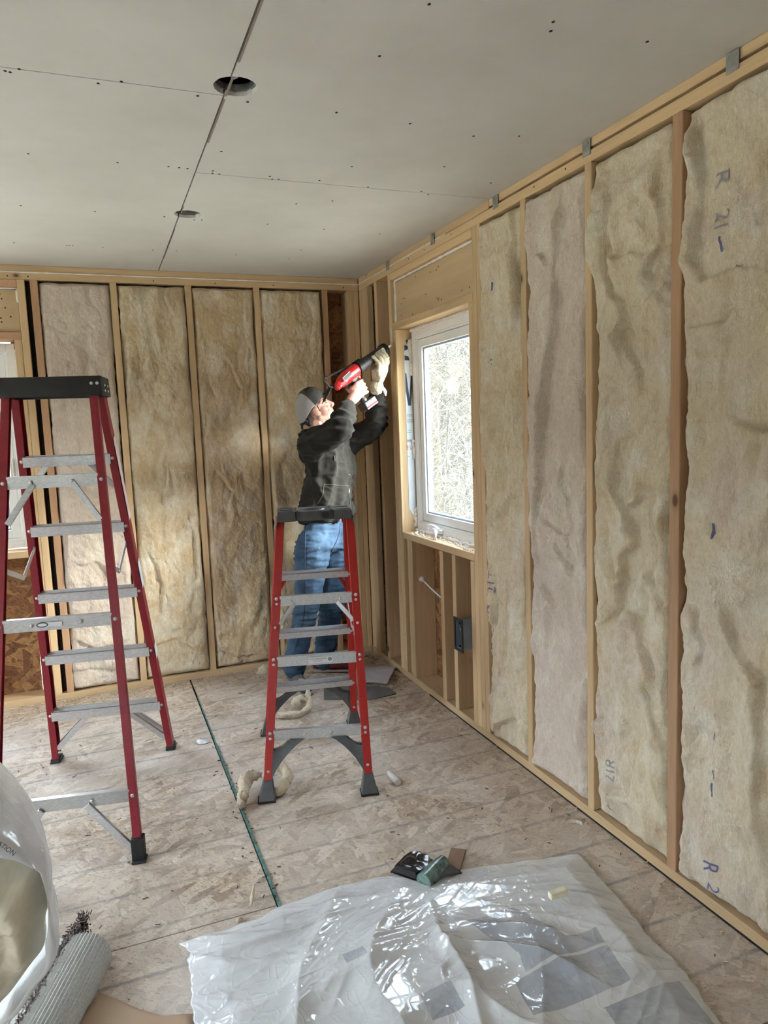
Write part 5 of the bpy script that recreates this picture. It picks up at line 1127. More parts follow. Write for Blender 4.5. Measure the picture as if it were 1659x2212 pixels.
def fin(m2, co, name, mat, parent):
    org = V(parent['_w']); m2.vertices.foreach_set('co', (co-org).ravel()); m2.update(); m2.name = name
    m2.materials.clear(); m2.materials.append(mat); m2.polygons.foreach_set('use_smooth', [True]*len(m2.polygons))
    o = bpy.data.objects.new(name, m2); COL.objects.link(o); o.parent = parent; o['_w'] = parent['_w']; return o

man = thing('person', (-.52, -.40, 0), 'worker in dark hoodie, blue jeans and grey cap reaching up with a red caulking gun', 'person')
# gun axis
TIP = V((-.014, -.545, 1.962)); RB = at(733, 822, -.70); GA = nrm(TIP-RB); GL = np.linalg.norm(TIP-RB)
gd = V((.47, 0, -.88)); gd = nrm(gd-GA*(gd@GA)); GS = np.cross(GA, gd); GS = GS if GS[1] < 0 else -GS       # GS points to the viewer
# joints
SR, ER, WRr = at(667, 962, -.56), at(735, 926, -.82), at(752, 873, -.715)
SL, EL, WL = at(748, 962, -.24), at(812, 922, -.40), at(814, 846, -.535)
HPR, KNR, ANR = at(676, 1175, -.49), at(664, 1300, -.50), at(636, 1440, -.41)
HPL, KNL, ANL = at(724, 1175, -.35), at(718, 1300, -.36), at(700, 1425, -.24)
HD = at(681, 887, -.45); NK = at(694, 938, -.44)
pit_ = math.radians(33); hx = nrm(V((math.cos(pit_), -.10, math.sin(pit_)))); hy = nrm(np.cross(V((-math.sin(pit_), 0, math.cos(pit_))), hx)); hz = np.cross(hx, hy)
HR = np.stack([hx, hy, hz], 1); hp = lambda x, y, z: HD+HR@V((x, y, z))*.93
fd = nrm(V((.74, -.67, 0))); rt = nrm(V((-.67, -.74, 0))); TR = np.stack([fd, -rt, UP], 1)     # torso frame: forward, left, up
B = Blob()
# head
def HE(c, r): B.ell(hp(*c), V(r)*.93, HR)
HE((-.012, 0, .028), (.098, .076, .098)); HE((.030, 0, -.012), (.064, .062, .080)); 
B.slab([(hp(-.010, .052, -.045), V((.018, .012, .02)), HR), (hp(-.010, -.052, -.045), V((.018, .012, .02)), HR), (hp(.060, .016, -.098), V((.018, .016, .014)), HR), (hp(.060, -.016, -.098), V((.018, .016, .014)), HR), (hp(.050, 0, -.03), V((.03, .045, .03)), HR)])
HE((.070, 0, -.099), (.018, .020, .014))
B.cap(hp(.080, -.034, .020), .0125, hp(.084, .034, .020), .0125)
B.cap(hp(.089, 0, .012), .0085, hp(.112, 0, -.028), .0115); B.cap(hp(.100, .012, -.034), .0085, hp(.100, -.012, -.034), .0085); B.cap(hp(.090, 0, .012), .007, hp(.092, 0, -.036), .012)
for s in (-1, 1):
    HE((.060, s*.038, -.024), (.024, .022, .022)); HE((.030, s*.055, -.020), (.03, .014, .03))
    B.slab([(hp(-.008, s*.074, .012), V((.016, .006, .017)), HR), (hp(-.004, s*.073, -.026), V((.010, .006, .012)), HR), (hp(-.018, s*.090, .008), V((.018, .004, .024)), HR)])
HE((.084, 0, -.056), (.014, .024, .007)); HE((.081, 0, -.068), (.014, .022, .008)); HE((.072, 0, -.062), (.016, .030, .020))
B.chain([HD+HR@V((-.035, 0, -.06)), NK+V((0, 0, -.02))], [.058, .062]); B.chain([HD+HR@V((.0, 0, -.05)), NK+V((.015, -.01, -.03))], [.050, .055])
# torso, hips and limbs under the clothes
CH = (SR+SL)/2+V((0, 0, -.02)); PE = (HPR+HPL)/2+V((0, 0, .03))
B.slab([(CH+V((0, 0, .02)), (.085, .16, .06), TR), (CH-V((0, 0, .15))+fd*.02, (.11, .15, .10), TR)]); B.slab([(CH-V((0, 0, .16)), (.10, .14, .08), TR), (PE+V((0, 0, .05)), (.09, .135, .09), TR)])
B.chain([SR, ER], [.050, .038]); B.chain([ER, WRr], [.038, .026]); B.chain([SL, EL], [.050, .038]); B.chain([EL, WL], [.038, .026]); B.cap(NK, .06, SR+V((.03, 0, 0)), .05); B.cap(NK, .06, SL, .05)
B.chain([HPR, KNR, ANR], [.082, .052, .036]); B.chain([HPL, KNL, ANL], [.082, .052, .036])
# right hand wrapped round the grip
GC = RB+GA*(GL*.17)+gd*.030       # top of the grip
GR_ = lambda a, g_, s: GC+GA*a+gd*g_+GS*s
kn = []
for i in range(4):
    g0 = .030+.0228*i; sc = (1.0, 1.06, 1.0, .86)[i]
    K = GR_(-.012, g0, .040); P1 = GR_(.032*sc, g0+.004, .034); P2 = GR_(.046*sc, g0+.006, .006); P3 = GR_(.030, g0+.006, -.018)
    kn.append(K); B.chain([K, P1, P2, P3], [.0102*sc**.5, .0093*sc**.5, .0087*sc**.5, .0076])
hb = GR_(-.052, .095, .022)
B.chain([WRr, hb], [.026, .024])
pl_ = []
for K in kn: pl_ += [(K-GA*.006, V((.0098, .0098, .0098)), None)]
B.slab(pl_+[(hb, V((.021, .021, .021)), None), (GR_(-.05, .045, .022), V((.014, .014, .014)), None)])
B.slab([(WRr, V((.025, .025, .025)), None), (hb, V((.022, .022, .022)), None), (GR_(-.045, .06, .028), V((.017, .017, .017)), None)])
B.chain([GR_(-.05, .06, .012), GR_(-.045, .035, -.014), GR_(-.018, .022, -.032), GR_(.008, .024, -.034)], [.016, .0125, .0105, .009])
# left hand (inside the glove) under the barrel
BC = RB+GA*(GL*.655)                    # barrel point held
LR = lambda a, g_, s: BC+GA*a+gd*g_+GS*s
def lefthand(T, grow, wr_r):
    pm = LR(-.004, .062, .002)
    for i in range(4):
        a = .040-.0250*i; sc = (.98, 1.05, 1.0, .85)[i]
        K = LR(a, .068, .026); P1 = LR(a+.002, .042, .048); P2 = LR(a+.001, .012, .047*sc); P3 = LR(a-.001, -.008*sc, .036)
        T.chain([K, P1, P2, P3], [.0112*sc+grow, .0100*sc+grow, .0092*sc+grow, .0080+grow])
    T.slab([(LR(.038, .066, .022), V([.012+grow]*3), None), (LR(-.036, .066, .022), V([.012+grow]*3), None), (LR(.034, .066, -.018), V([.013+grow]*3), None), (LR(-.036, .066, -.016), V([.013+grow]*3), None), (LR(-.030, .100, .006), V([.018+grow]*3), None), (LR(.012, .100, .004), V([.018+grow]*3), None), (WL+GS*.006+UP*.030, V([.020+grow]*3), None)])
    T.chain([LR(.02, .066, -.014), LR(.034, .040, -.036), LR(.034, .006, -.044), LR(.030, -.016, -.036)], [.016+grow, .0125+grow, .0108+grow, .009+grow])
    T.chain([WL, WL+(LR(0, .07, 0)-WL)*.5], [.026+grow, .028+grow])
lefthand(B, 0, 0)
# feet inside the shoes
f1 = nrm(V((.12, -1, 0))); f2 = nrm(V((.85, -.35, 0)))
ANR[2] = max(ANR[2], .09); ANL[2] = max(ANL[2], .09)
for A, f in ((ANR, f1), (ANL, f2)): B.slab([(V((A[0], A[1], .05)), V((.035,)*3), None), (V((A[0]+f[0]*.15, A[1]+f[1]*.15, .036)), V((.032,)*3), None)]); B.cap(A, .036, V((A[0], A[1], .05)), .035)
m2, co, no = B.mesh(.0036, 2, .5)
n = NT('skin'); q = n.noise(n.coord((1, 1, 1), rnd=False), 30, 4, .6); n.base(n.ramp(q, 0, [(.3, (.42, .215, .165)), (.7, (.54, .31, .245))]), 0); n.set(Roughness=.5); n.p.inputs['Subsurface Weight'].default_value = .12; n.p.inputs['Subsurface Radius'].default_value = (.012, .005, .003); n.bump(n.noise(n.coord(), 160, 3), 0, .15, .001); M['skin'] = n.m
body = fin(m2, co, 'body', M['skin'], man)
M['eye'] = plain('eye_white', (.75, .72, .70), .2, bump=0, var=.01); M['iris'] = plain('dark_iris', (.05, .035, .03), .2, bump=0)
M['hair'] = plain('dark_brown_hair', (.045, .028, .020), .8, var=.5, nscale=150, bump=.6)
for s in (-1, 1):
    c = hp(.072, s*.031, .000); e = MB(); sp = sph_pts(); b = bmesh.new(); bmesh.ops.create_icosphere(b, subdivisions=3, radius=.0115); e.add([c+V(v.co) for v in b.verts], [tuple(v.index for v in f.verts) for f in b.faces]); b.free()
    ey = e.obj('eye', M['eye'], man, smooth=True, angle=180); e = MB(); pc = c+hx*.0100+hz*.002; e.tube([pc, pc+hx*.0014, pc+hx*.0022], [.0055, .0050, .002], 14); e.obj('iris', M['iris'], ey)
    e = MB(); e.tube([hp(.080, s*.048, .019), hp(.0875, s*.036, .024), hp(.0915, s*.020, .021)], [.0025, .0036, .003], 6); e.obj('eyebrow', M['hair'], man, smooth=True)
    e = Blob()   # upper lid
    for t in range(5):
        a0 = -1.1+t*.5; p_ = c+HR@V((.0095*math.cos(a0*.9), .0115*math.sin(a0)*1.0, .0045)); p2_ = c+HR@V((.0095*math.cos((a0+.5)*.9), .0115*math.sin(a0+.5), .0045)); e.cap(p_, .0034, p2_, .0034) if t < 4 else None
    mm_, c_, n_ = e.mesh(.0012, 2); fin(mm_, c_, 'eyelid', M['skin'], man)
# hair: short sides and back below the cap, stubble along the jaw
Hb = Blob(); Hb.ell(hp(-.060, 0, .012), V((.054, .0730, .076))*.945, HR); Hb.slab([(hp(-.078, .03, -.04), V((.016, .02, .02)), HR), (hp(-.078, -.03, -.04), V((.016, .02, .02)), HR), (hp(-.06, 0, .02), V((.03, .06, .03)), HR)])
for s in (-1, 1): Hb.slab([(hp(.014, s*.066, .02), V((.006, .005, .02)), HR), (hp(.012, s*.065, -.006), V((.004, .003, .008)), HR)])
mm_, c_, n_ = Hb.mesh(.004, 2); fin(mm_, c_, 'hair', M['hair'], man)
# cap
M['cap_grey'] = plain('light_grey_mesh_cap', (.36, .34, .34), .8, var=.12, nscale=200, bump=.6); M['cap_dark'] = plain('charcoal_cap_front', (.055, .050, .046), .8, var=.2, nscale=120, bump=.3); M['cap_blk'] = plain('black_cap_brim', (.012, .012, .013), .7, bump=.1)
ct = math.radians(-6); CR = HR@np.array([[math.cos(ct), 0, math.sin(ct)], [0, 1, 0], [-math.sin(ct), 0, math.cos(ct)]]); cpnt = lambda x, y, z: HD+HR@V((-.012, 0, .044))*.93+CR@V((x, y, z))
m = MB(); na, nb2 = 48, 16
vs = []; 
for j in range(nb2+1):
    ph = math.pi/2*j/nb2*.999
    for i in range(na):
        th = 2*math.pi*i/na; x, y = math.cos(th), math.sin(th); rr = 1.0+.012*math.cos(6*th)*math.sin(ph*1.2); low = -.040*(max(0, -x))**1.5*(1-j/nb2)-.008*(1-j/nb2)
        vs.append(cpnt(x*.106*math.cos(ph)**.72*rr, y*.084*math.cos(ph)**.72*rr, math.sin(ph)*.088+low+.012*x*(1-abs(math.sin(ph)*1.0-.6))))
fs = []; mi = []
for j in range(nb2):
    for i in range(na):
        fs.append((j*na+i, j*na+(i+1) % na, (j+1)*na+(i+1) % na, (j+1)*na+i)); th = 2*math.pi*(i+.5)/na; mi.append(1 if math.cos(th) > .12 else 0)
m.v = vs; m.f = fs; m.mi = mi; m.n = len(vs)
capo = m.obj('cap', [M['cap_grey'], M['cap_dark']], man, smooth=True, angle=60); md = capo.modifiers.new('t', 'SOLIDIFY'); md.thickness = .003; tag(capo, 'light grey mesh cap with a charcoal front')
m = MB(); vs = []; k = 20
for r in range(7):
    for i in range(k+1):
        a = -1.15+2.3*i/k; rr = .097+.068*(r/6)*math.cos(a*.72)**.6; x = rr*math.cos(a)*1.04+.006; y = .078*math.sin(a)*(1+.05*r/6); vs.append(cpnt(x, y, -.002-.030*(y/.08)**2*(1+.25*r/6)+.012*(r/6)))
fs = [(r*(k+1)+i, r*(k+1)+i+1, (r+1)*(k+1)+i+1, (r+1)*(k+1)+i) for r in range(6) for i in range(k)]; br_ = m.add(vs, fs).obj('brim', M['cap_blk'], capo, smooth=True, angle=60); md = br_.modifiers.new('t', 'SOLIDIFY'); md.thickness = .0035
m = MB(); m.tube([cpnt(.105*math.cos(a), .083*math.sin(a), -.048) for a in np.linspace(math.pi*.75, math.pi*1.25, 9)], .008, 6); m.tube([cpnt(-.10, .0, -.048), cpnt(-.118, -.01, -.066), cpnt(-.122, -.014, -.085)], [.007, .006, .003], 6); m.obj('strap', M['cap_blk'], capo, smooth=True)
disc_ = MB(); disc(disc_, cpnt(-.005, 0, .0885), CR@V((0, 0, 1)), .007, .004); disc_.obj('cap_button', M['cap_grey'], capo)

def folds(co, no, spec, seed):
    out = np.zeros(len(co))
    for (fx, fy, fz, amp, sharp) in spec:
        a = perlin(co[:, 0]*fx+co[:, 2]*fz*.3+seed, co[:, 2]*fz+co[:, 1]*fy, seed+3); out += amp*(1-np.minimum(np.abs(a)*2.8, 1)**sharp-.35)
    return co+no*out[:, None]
# jeans
J = Blob(); wz = V((0, 0, .0))
J.slab([(PE+V((0, 0, .10)), (.105, .150, .03), TR), (PE+V((0, 0, -.03)), (.118, .160, .07), TR)])
J.cap(HPR+V((0, 0, -.01)), .105, KNR, .072); J.chain([KNR, KNR*.45+ANR*.55, ANR+V((0, 0, -.01))], [.072, .068, .066]); J.cap(HPL+V((0, 0, -.01)), .103, KNL, .072); J.chain([KNL, KNL*.45+ANL*.55, ANL+V((0, 0, -.01))], [.072, .068, .066])
J.ell(PE-fd*.07-V((0, 0, .03)), (.07, .13, .09), TR)
m2, co, no = J.mesh(.0075, 5)
hgt = co[:, 2]; w1_ = np.exp(-((hgt-.80)/.12)**2); w2_ = np.exp(-((hgt-.46)/.10)**2); w3_ = np.exp(-((hgt-.15)/.09)**2); am = .35+.8*w1_+.7*w2_+.6*w3_
d_ = folds(co, no, [(4, 6, 26, .010, .8), (9, 8, 44, .005, .8), (5, 3, 5, .008, 1)], 5)-co
co = co+d_*am[:, None]
n = NT('worn_blue_denim'); q = n.noise(n.coord((1, 1, .7), rnd=False), 7, 5, .65); q2 = n.noise(n.coord((1, 1, 1), rnd=False), 480, 2); q3 = n.noise(n.coord((1, 1, 1), rnd=False, loc=(2, 5, 1)), 22, 6, .75)
a = n.ramp(q, 0, [(.30, (.010, .024, .050)), (.52, (.032, .072, .130)), (.74, (.10, .17, .245))]); a = n.mix(a, 0, (.62, .64, .62), None, n.ramp(q3, 0, [(.66, 0), (.74, .55)]), 0); n.base(a, 2); n.set(Roughness=.85); n.bump(q2, 0, .3, .002); M['denim'] = n.m
jeans = fin(m2, co, 'jeans', M['denim'], man)
m = MB(); M['seam'] = plain('dark_denim_seam', (.022, .04, .075), .9, bump=.2)
# belt and side stripe of tools loops
sidep = []
for t in np.linspace(0, 1, 12):
    z = .93-.52*t; sidep.append(z)
# hoodie
Hd = Blob(); hz0 = 1.005
LC = at(702, 1112, -.43); 
Hd.slab([(CH+V((0, 0, .02)), (.115, .175, .060), TR), (CH-V((0, 0, .14))+fd*.012, (.135, .170, .09), TR)])
Hd.slab([(CH-V((0, 0, .14))+fd*.012, (.130, .168, .09), TR), (PE+V((0, 0, .17)), (.125, .168, .05), TR)]); Hd.slab([(PE+V((0, 0, .17)), (.125, .168, .05), TR), (PE+V((0, 0, .128)), (.128, .170, .025), TR)])
Hd.ell(PE+V((0, 0, .165))+fd*.07-rt*.06, (.08, .11, .055), TR)
Hd.cap(SR+V((.02, .01, .0)), .082, ER, .066); Hd.chain([ER, ER*.55+WRr*.45, WRr+(ER-WRr)*.16], [.066, .060, .042]); Hd.cap(SL+V((-.02, 0, 0)), .082, EL, .064); Hd.chain([EL, EL*.5+WL*.5, WL+(EL-WL)*.12], [.064, .056, .042])
Hd.chain([WRr+(ER-WRr)*.20, WRr+(ER-WRr)*.02], [.040, .036]); Hd.chain([WL+(EL-WL)*.2, WL+(EL-WL)*.0], [.040, .037])
Hd.cap(NK+V((0, 0, -.045)), .078, SR+V((.03, .02, .0)), .078); Hd.cap(NK+V((0, 0, -.045)), .078, SL+V((-.03, 0, 0)), .078)
bk_ = -fd     # hood lying on the upper back
Hd.chain([NK+rt*.075-UP*.015+fd*.02, NK+bk_*.075+rt*.04-UP*.018, NK+bk_*.075-rt*.04-UP*.018, NK-rt*.075-UP*.02+fd*.02], [.030, .042, .042, .030]); Hd.chain([NK+bk_*.09-UP*.03, NK+bk_*.10-UP*.12], [.055, .035])
Hd.chain([NK+rt*.072-UP*.02+fd*.02, NK+fd*.085-UP*.06, NK-rt*.070-UP*.025+fd*.02], [.022, .020, .022])
m2, co, no = Hd.mesh(.0075, 5)
top = np.clip((co[:, 2]-1.30)/.2, 0, 1)
rel = co-PE; fx_ = rel@fd; sx_ = rel@rt
a = perlin(sx_*13+co[:, 2]*1.5, co[:, 2]*2.2+fx_*4, 9); v1 = .026*(1-np.minimum(np.abs(a)*2.6, 1)**.8-.4)
a = perlin(sx_*6+co[:, 2]*9+2, co[:, 2]*12-sx_*7, 13); v2 = .022*(1-np.minimum(np.abs(a)*2.4, 1)**.8-.4)
a = perlin(co[:, 0]*16+co[:, 2]*8, co[:, 2]*22+co[:, 1]*9, 19); v3 = .006*(1-np.minimum(np.abs(a)*2.4, 1)**.8-.4)
low = np.exp(-((co[:, 2]-(PE[2]+.15))/.045)**2); cuff = np.minimum(np.linalg.norm(co-(WRr+(ER-WRr)*.08), axis=1), np.linalg.norm(co-(WL+(EL-WL)*.06), axis=1)); ck = np.clip(cuff/.07, 0, 1)
co = co+no*((v1*(1-top)*1.1+v2*(.35+.65*top)+v3)*ck+low*.006)[:, None]
# kangaroo pocket: a raised panel on the front
pu = sx_; pz = co[:, 2]-PE[2]; inp = (fx_ > .03) & (pz > .13) & (pz < .30) & (np.abs(pu+.015) < .125-.25*np.clip(pz-.2, 0, 1)); co = co+no*(inp*.007)[:, None]
n = NT('dark_olive_hoodie_fleece'); q = n.noise(n.coord((1, 1, 1), rnd=False), 9, 5, .65); q2 = n.noise(n.coord((1, 1, 1), rnd=False), 420, 2); n.base(n.ramp(q, 0, [(.3, (.009, .008, .006)), (.72, (.021, .019, .014))]), 0); n.set(Roughness=.95); n.p.inputs['Sheen Weight'].default_value = .03; n.bump(q2, 0, .35, .002); M['hoodie'] = n.m
hood = fin(m2, co, 'hoodie', M['hoodie'], man)
from mathutils.bvhtree import BVHTree
org = V(man['_w'])
def surf(o):
    me = o.data; return BVHTree.FromPolygons([tuple(v.co) for v in me.vertices], [tuple(p.vertices) for p in me.polygons])
hb_ = surf(hood); jb_ = surf(jeans)
def snap(bvh, p, off):
    c, nn, i, d = bvh.find_nearest(Vector(p-org)); return V(c)+org+V(nn)*off
def ray(bvh, px, py, off=.002):
    d = WW+RR*(px-829.5)/F_PX-UU*(py-1106)/F_PX; d = nrm(d); h_, nn, i, dd = bvh.ray_cast(Vector(CAM-org), Vector(d)); 
    return None if h_ is None else V(h_)+org-d*off
def drape(bvh, pts, r, name, mat, par, n=6, off=.002):
    P = []
    for a, b in zip(pts[:-1], pts[1:]):
        k = max(2, int(math.hypot(b[0]-a[0], b[1]-a[1])/3))
        for i in range(k): q = ray(bvh, a[0]+(b[0]-a[0])*i/k, a[1]+(b[1]-a[1])*i/k, off); P.append(q) if q is not None else None
    if len(P) > 2: return MB().tube(P, r, n).obj(name, mat, par, smooth=True, angle=80)
M['stitch'] = plain('hoodie_stitching', (.10, .095, .078), .9, bump=.1)
drape(hb_, [(700, 1046), (754, 1050), (757, 1095)], .0016, 'pocket_seam', M['stitch'], hood); drape(hb_, [(700, 1046), (697, 1070), (690, 1082), (684, 1092)], .0016, 'pocket_seam', M['stitch'], hood)
drape(hb_, [(722, 984), (723, 992), (723, 1000)], .0024, 'drawstring', M['stitch'], hood); drape(hb_, [(723, 999), (723, 1004)], .0034, 'drawstring_tip', M['rivet'], hood)
q = ray(hb_, 754, 1060, .001); 
if q is not None: m = MB(); obox(m, q, nrm(RR), nrm(WW), nrm(UU), .010, .002, .022); m.obj('brand_tab', M['label'], hood)
drape(jb_, [(660, 1130), (659, 1180), (659, 1240), (661, 1290), (655, 1340), (640, 1400)], .0022, 'side_seam', M['seam'], jeans)
drape(jb_, [(735, 1133), (733, 1150), (729, 1165), (722, 1180), (714, 1195)], .0030, 'fly_seam', M['seam'], jeans)
# collar, cuffs
# shoes
def shoe(A, f, mat, label):
    s = np.cross(UP, f); Sx = Blob(); g_ = lambda a, b, z: V((A[0], A[1], 0))+f*a+s*b+UP*z; FR = np.stack([f, s, UP], 1)
    Sx.slab([(g_(-.045, 0, .050), (.032, .034, .030), FR), (g_(.06, 0, .048), (.05, .040, .026), FR), (g_(.165, -.004, .036), (.045, .042, .022), FR)]); Sx.slab([(g_(-.045, 0, .06), (.03, .032, .04), FR), (g_(.0, 0, .085), (.045, .036, .026), FR), (g_(.06, 0, .062), (.04, .034, .02), FR)])
    mm_, c_, n_ = Sx.mesh(.004, 3); c_[:, 2] = np.maximum(c_[:, 2], .012); so = fin(mm_, c_, 'shoe', mat, man); so['label'] = label
    Sx = Blob(); Sx.slab([(g_(-.05, 0, .012), (.036, .040, .012), FR), (g_(.06, 0, .012), (.05, .044, .012), FR), (g_(.175, -.004, .012), (.045, .046, .012), FR)]); mm_, c_, n_ = Sx.mesh(.005, 1); c_[:, 2] = np.clip(c_[:, 2], .0015, .021); fin(mm_, c_, 'sole', M['shoe_sole'], so)
    m = MB()
    for i in range(5): m.tube([g_(.035+.02*i, -.030, .075-.006*i), g_(.04+.02*i, 0, .088-.007*i), g_(.035+.02*i, .030, .075-.006*i)], .0028, 6)
    m.obj('laces', M['label'], so, smooth=True)
M['shoe_sole'] = plain('worn_rubber_sole', (.30, .26, .23), .7, bump=.2)
shoe(ANR, f1, plain('grey_sneaker_fabric', (.09, .085, .085), .8, var=.3, bump=.3), 'grey laced sneaker'); shoe(ANL, f2, plain('dark_red_sneaker_fabric', (.11, .014, .016), .7, var=.2, bump=.2), 'dark red sneaker')
# glove
Gl = Blob(); lefthand(Gl, .0018, 0); cu = nrm(WL-EL); Gl.chain([WL+cu*.050, WL+cu*.016], [.033, .041])
m2, co, no = Gl.mesh(.0026, 1); a = perlin(co[:, 0]*40+co[:, 2]*20, co[:, 2]*60, 5); co = co+no*(.0028*(1-np.minimum(np.abs(a)*2.4, 1)-.3))[:, None]
n = NT('cream_leather_glove'); q = n.noise(n.coord((1, 1, 1), rnd=False), 26, 5, .7); n.base(n.ramp(q, 0, [(.34, (.16, .13, .08)), (.46, (.52, .46, .34)), (.7, (.68, .63, .50))]), 0); n.set(Roughness=.7); n.bump(q, 0, .4, .004); M['glove'] = n.m
glv = fin(m2, co, 'glove', M['glove'], man); tag(glv, 'cream leather work glove')
m = MB(); m.tube([WL+GS*.040+V((.015, 0, .01)), WL+GS*.046+V((.020, 0, -.012)), WL+GS*.046+V((.022, 0, -.034))], [.008, .011, .004], 8); m.obj('cuff_tab', M['caulk'], glv, smooth=True)

# ------------------------------------------------------------------ the caulking gun
gun = thing('caulking_gun', tuple(RB), 'red and black cordless caulking gun held up by the worker, nozzle at the window stud', 'power tool')
G = lambda a, g_=0, s=0: RB+GA*a+gd*g_+GS*s
M['gun_red'] = plain('glossy_red_plastic', (.62, .025, .030), .28, var=.06, bump=.05); M['gun_dark'] = plain('dark_overmould', (.030, .030, .034), .5, bump=.2)
L0, L1 = GL*.36, GL*.875
MB().tube([G(L0-.02), G(L0-.018), G(L0+.022), G(L0+.024)], [.034, .040, .040, .034], 28).obj('barrel_collar', M['blk_pl'], gun, smooth=True, angle=40)
MB().tube([G(L0), G(L1)], .031, 32).obj('barrel', M['gry_pl'] if False else M['gun_dark'], gun, smooth=True, angle=40)
m = MB(); m.tube([G(L1-.030), G(L1-.028), G(L1), G(L1+.004)], [.031, .036, .036, .030], 28); m.tube([G(L1-.02, .034, .0), G(L1-.004, .046, .0)], [.010, .008], 8); m.obj('end_ring', M['blk_pl'], gun, smooth=True, angle=40)
MB().tube([G(L1), G(L1+.012), G(GL*.995)], [.013, .0085, .0055], 14).obj('nozzle', M['caulk'], gun, smooth=True, angle=50)
# cartridge label seen through the carrier
m = MB(); vs = []; k = 10
for j, a in enumerate((L1-.100, L1-.030)):
    for i in range(k+1): t = -.25+i/k*1.25; vs.append(G(a, .0316*math.sin(t-.35), .0316*math.cos(t-.35)))
m.add(vs, [(i, i+1, k+1+i+1, k+1+i) for i in range(k)]); m.obj('cartridge_label', M['label'], gun, smooth=True)
m = MB(); vs = []
for j, a in enumerate((L1-.075, L1-.045)):
    for i in range(4): t = .15+i/3*.35; vs.append(G(a+.004*i, .0320*math.sin(t-.35), .0320*math.cos(t-.35)))
m.add(vs, [(i, i+1, 5+i, 4+i) for i in range(3)]); m.obj('label_print', plain('teal_label_print', (.10, .38, .42), .5), gun)
m = MB(); vs = []
for j, a in enumerate((L0+.105, L0+.140)):
    for i in range(5): t = -.2+i/4*.9; vs.append(G(a, .0316*math.sin(t-.2), .0316*math.cos(t-.2)))
m.add(vs, [(i, i+1, 6+i, 5+i) for i in range(4)]); m.obj('warning_label', plain('yellow_label', (.70, .58, .25), .5), gun)
# motor housing: red clamshell with a darker rubber grip
Rb = Blob(); ga = nrm(GA*.95+gd*.0)
Rb.slab([(G(.010, .004), V((.026,)*3), None), (G(.050, .006), V((.036,)*3), None), (G(L0-.035, .002), V((.037,)*3), None)]); Rb.slab([(G(-.020, .016), V((.022,)*3), None), (G(.02, .018), V((.028,)*3), None), (G(.06, .024), V((.024,)*3), None)])
Rb.cap(G(-.032, .024, .0), .019, G(-.012, .012, .0), .022); Rb.chain([G(L0-.05, .03, 0), G(L0-.03, .048, 0)], [.012, .010])
mm_, c_, n_ = Rb.mesh(.0028, 3); fin(mm_, c_, 'motor_housing', M['gun_red'], gun)
m = MB()       # raised nameplate on the side
e0 = G(.004, .006, .0385); m.prism([G(.000, -.004, .0365), G(.062, -.012, .0375), G(.066, .002, .0375), G(.004, .016, .0365)], GS*.003); np_ = m.obj('name_plate', M['gun_dark'], gun, bevel=.001)
for a_, b_ in (((-.002, -.006), (.064, -.014)), ((.002, .018), (.068, .004)), ((-.002, -.006), (.002, .018))): MB().tube([G(a_[0], a_[1], .0385), G(b_[0], b_[1], .0390)], .0018, 6).obj('plate_rim', M['ladder_label'], np_)
m = MB(); disc(m, G(-.024, .024, .019), GS, .010, .004); m.obj('end_knob', M['gun_red'], gun, smooth=True)
Rb = Blob(); Rb.slab([(G(L0-.10, .030), V((.018,)*3), None), (G(L0-.050, .030), V((.018,)*3), None), (GR_(0, .02, 0), V((.019,)*3), None)]); Rb.chain([GR_(0, .0, 0), GR_(-.003, .06, 0), GR_(-.001, .118, 0), GR_(.0, .135, 0)], [.0195, .0185, .0180, .023])
Rb.chain([G(.02, .034, .0), G(L0-.02, .030, .0)], [.018, .014])
mm_, c_, n_ = Rb.mesh(.003, 2); fin(mm_, c_, 'grip', M['gun_dark'], gun)
MB().tube([GR_(.022, .022, 0), GR_(.030, .034, 0), GR_(.024, .050, 0)], [.007, .008, .006], 10).obj('trigger', M['gun_red'], gun, smooth=True)
Bt = Blob(); bc = lambda a, g_, s: GR_(a+.012, g_+.160, s)
for a in (-.040, .036): 
    for s in (-.024, .024): pass
Bt.slab([(bc(a, g_, s), V((.007,)*3), None) for a in (-.036, .044) for g_ in (-.012, .018) for s in (-.027, .027)])
mm_, c_, n_ = Bt.mesh(.003, 1); bat = fin(mm_, c_, 'battery', M['gun_dark'], gun)
m = MB(); a0, a1 = bc(-.034, .014, .0345), bc(.042, .014, .0345); m.tube([a0, a1], .0035, 6); m.obj('battery_stripe', M['gun_red'], bat); m = MB(); m.tube([bc(-.022, -.008, .0345), bc(.0, -.008, .0345)], .0035, 6); m.tube([bc(.012, -.010, .0345), bc(.034, -.010, .0345)], .0035, 6); m.tube([bc(-.04, .022, .034), bc(.046, .022, .034)], .002, 6); m.obj('battery_trim', M['label'], bat)
m = MB()     # plunger rod and its bent end
r0 = G(-.070, -.052, -.01); m.tube([G(L0-.02, -.030, -.01), G(-.035, -.048, -.01), r0, G(-.082, -.040, -.01), G(-.070, .0, -.01), G(-.045, .018, -.01)], .0055, 8); m.obj('plunger_rod', M['gun_dark'], gun, smooth=True)

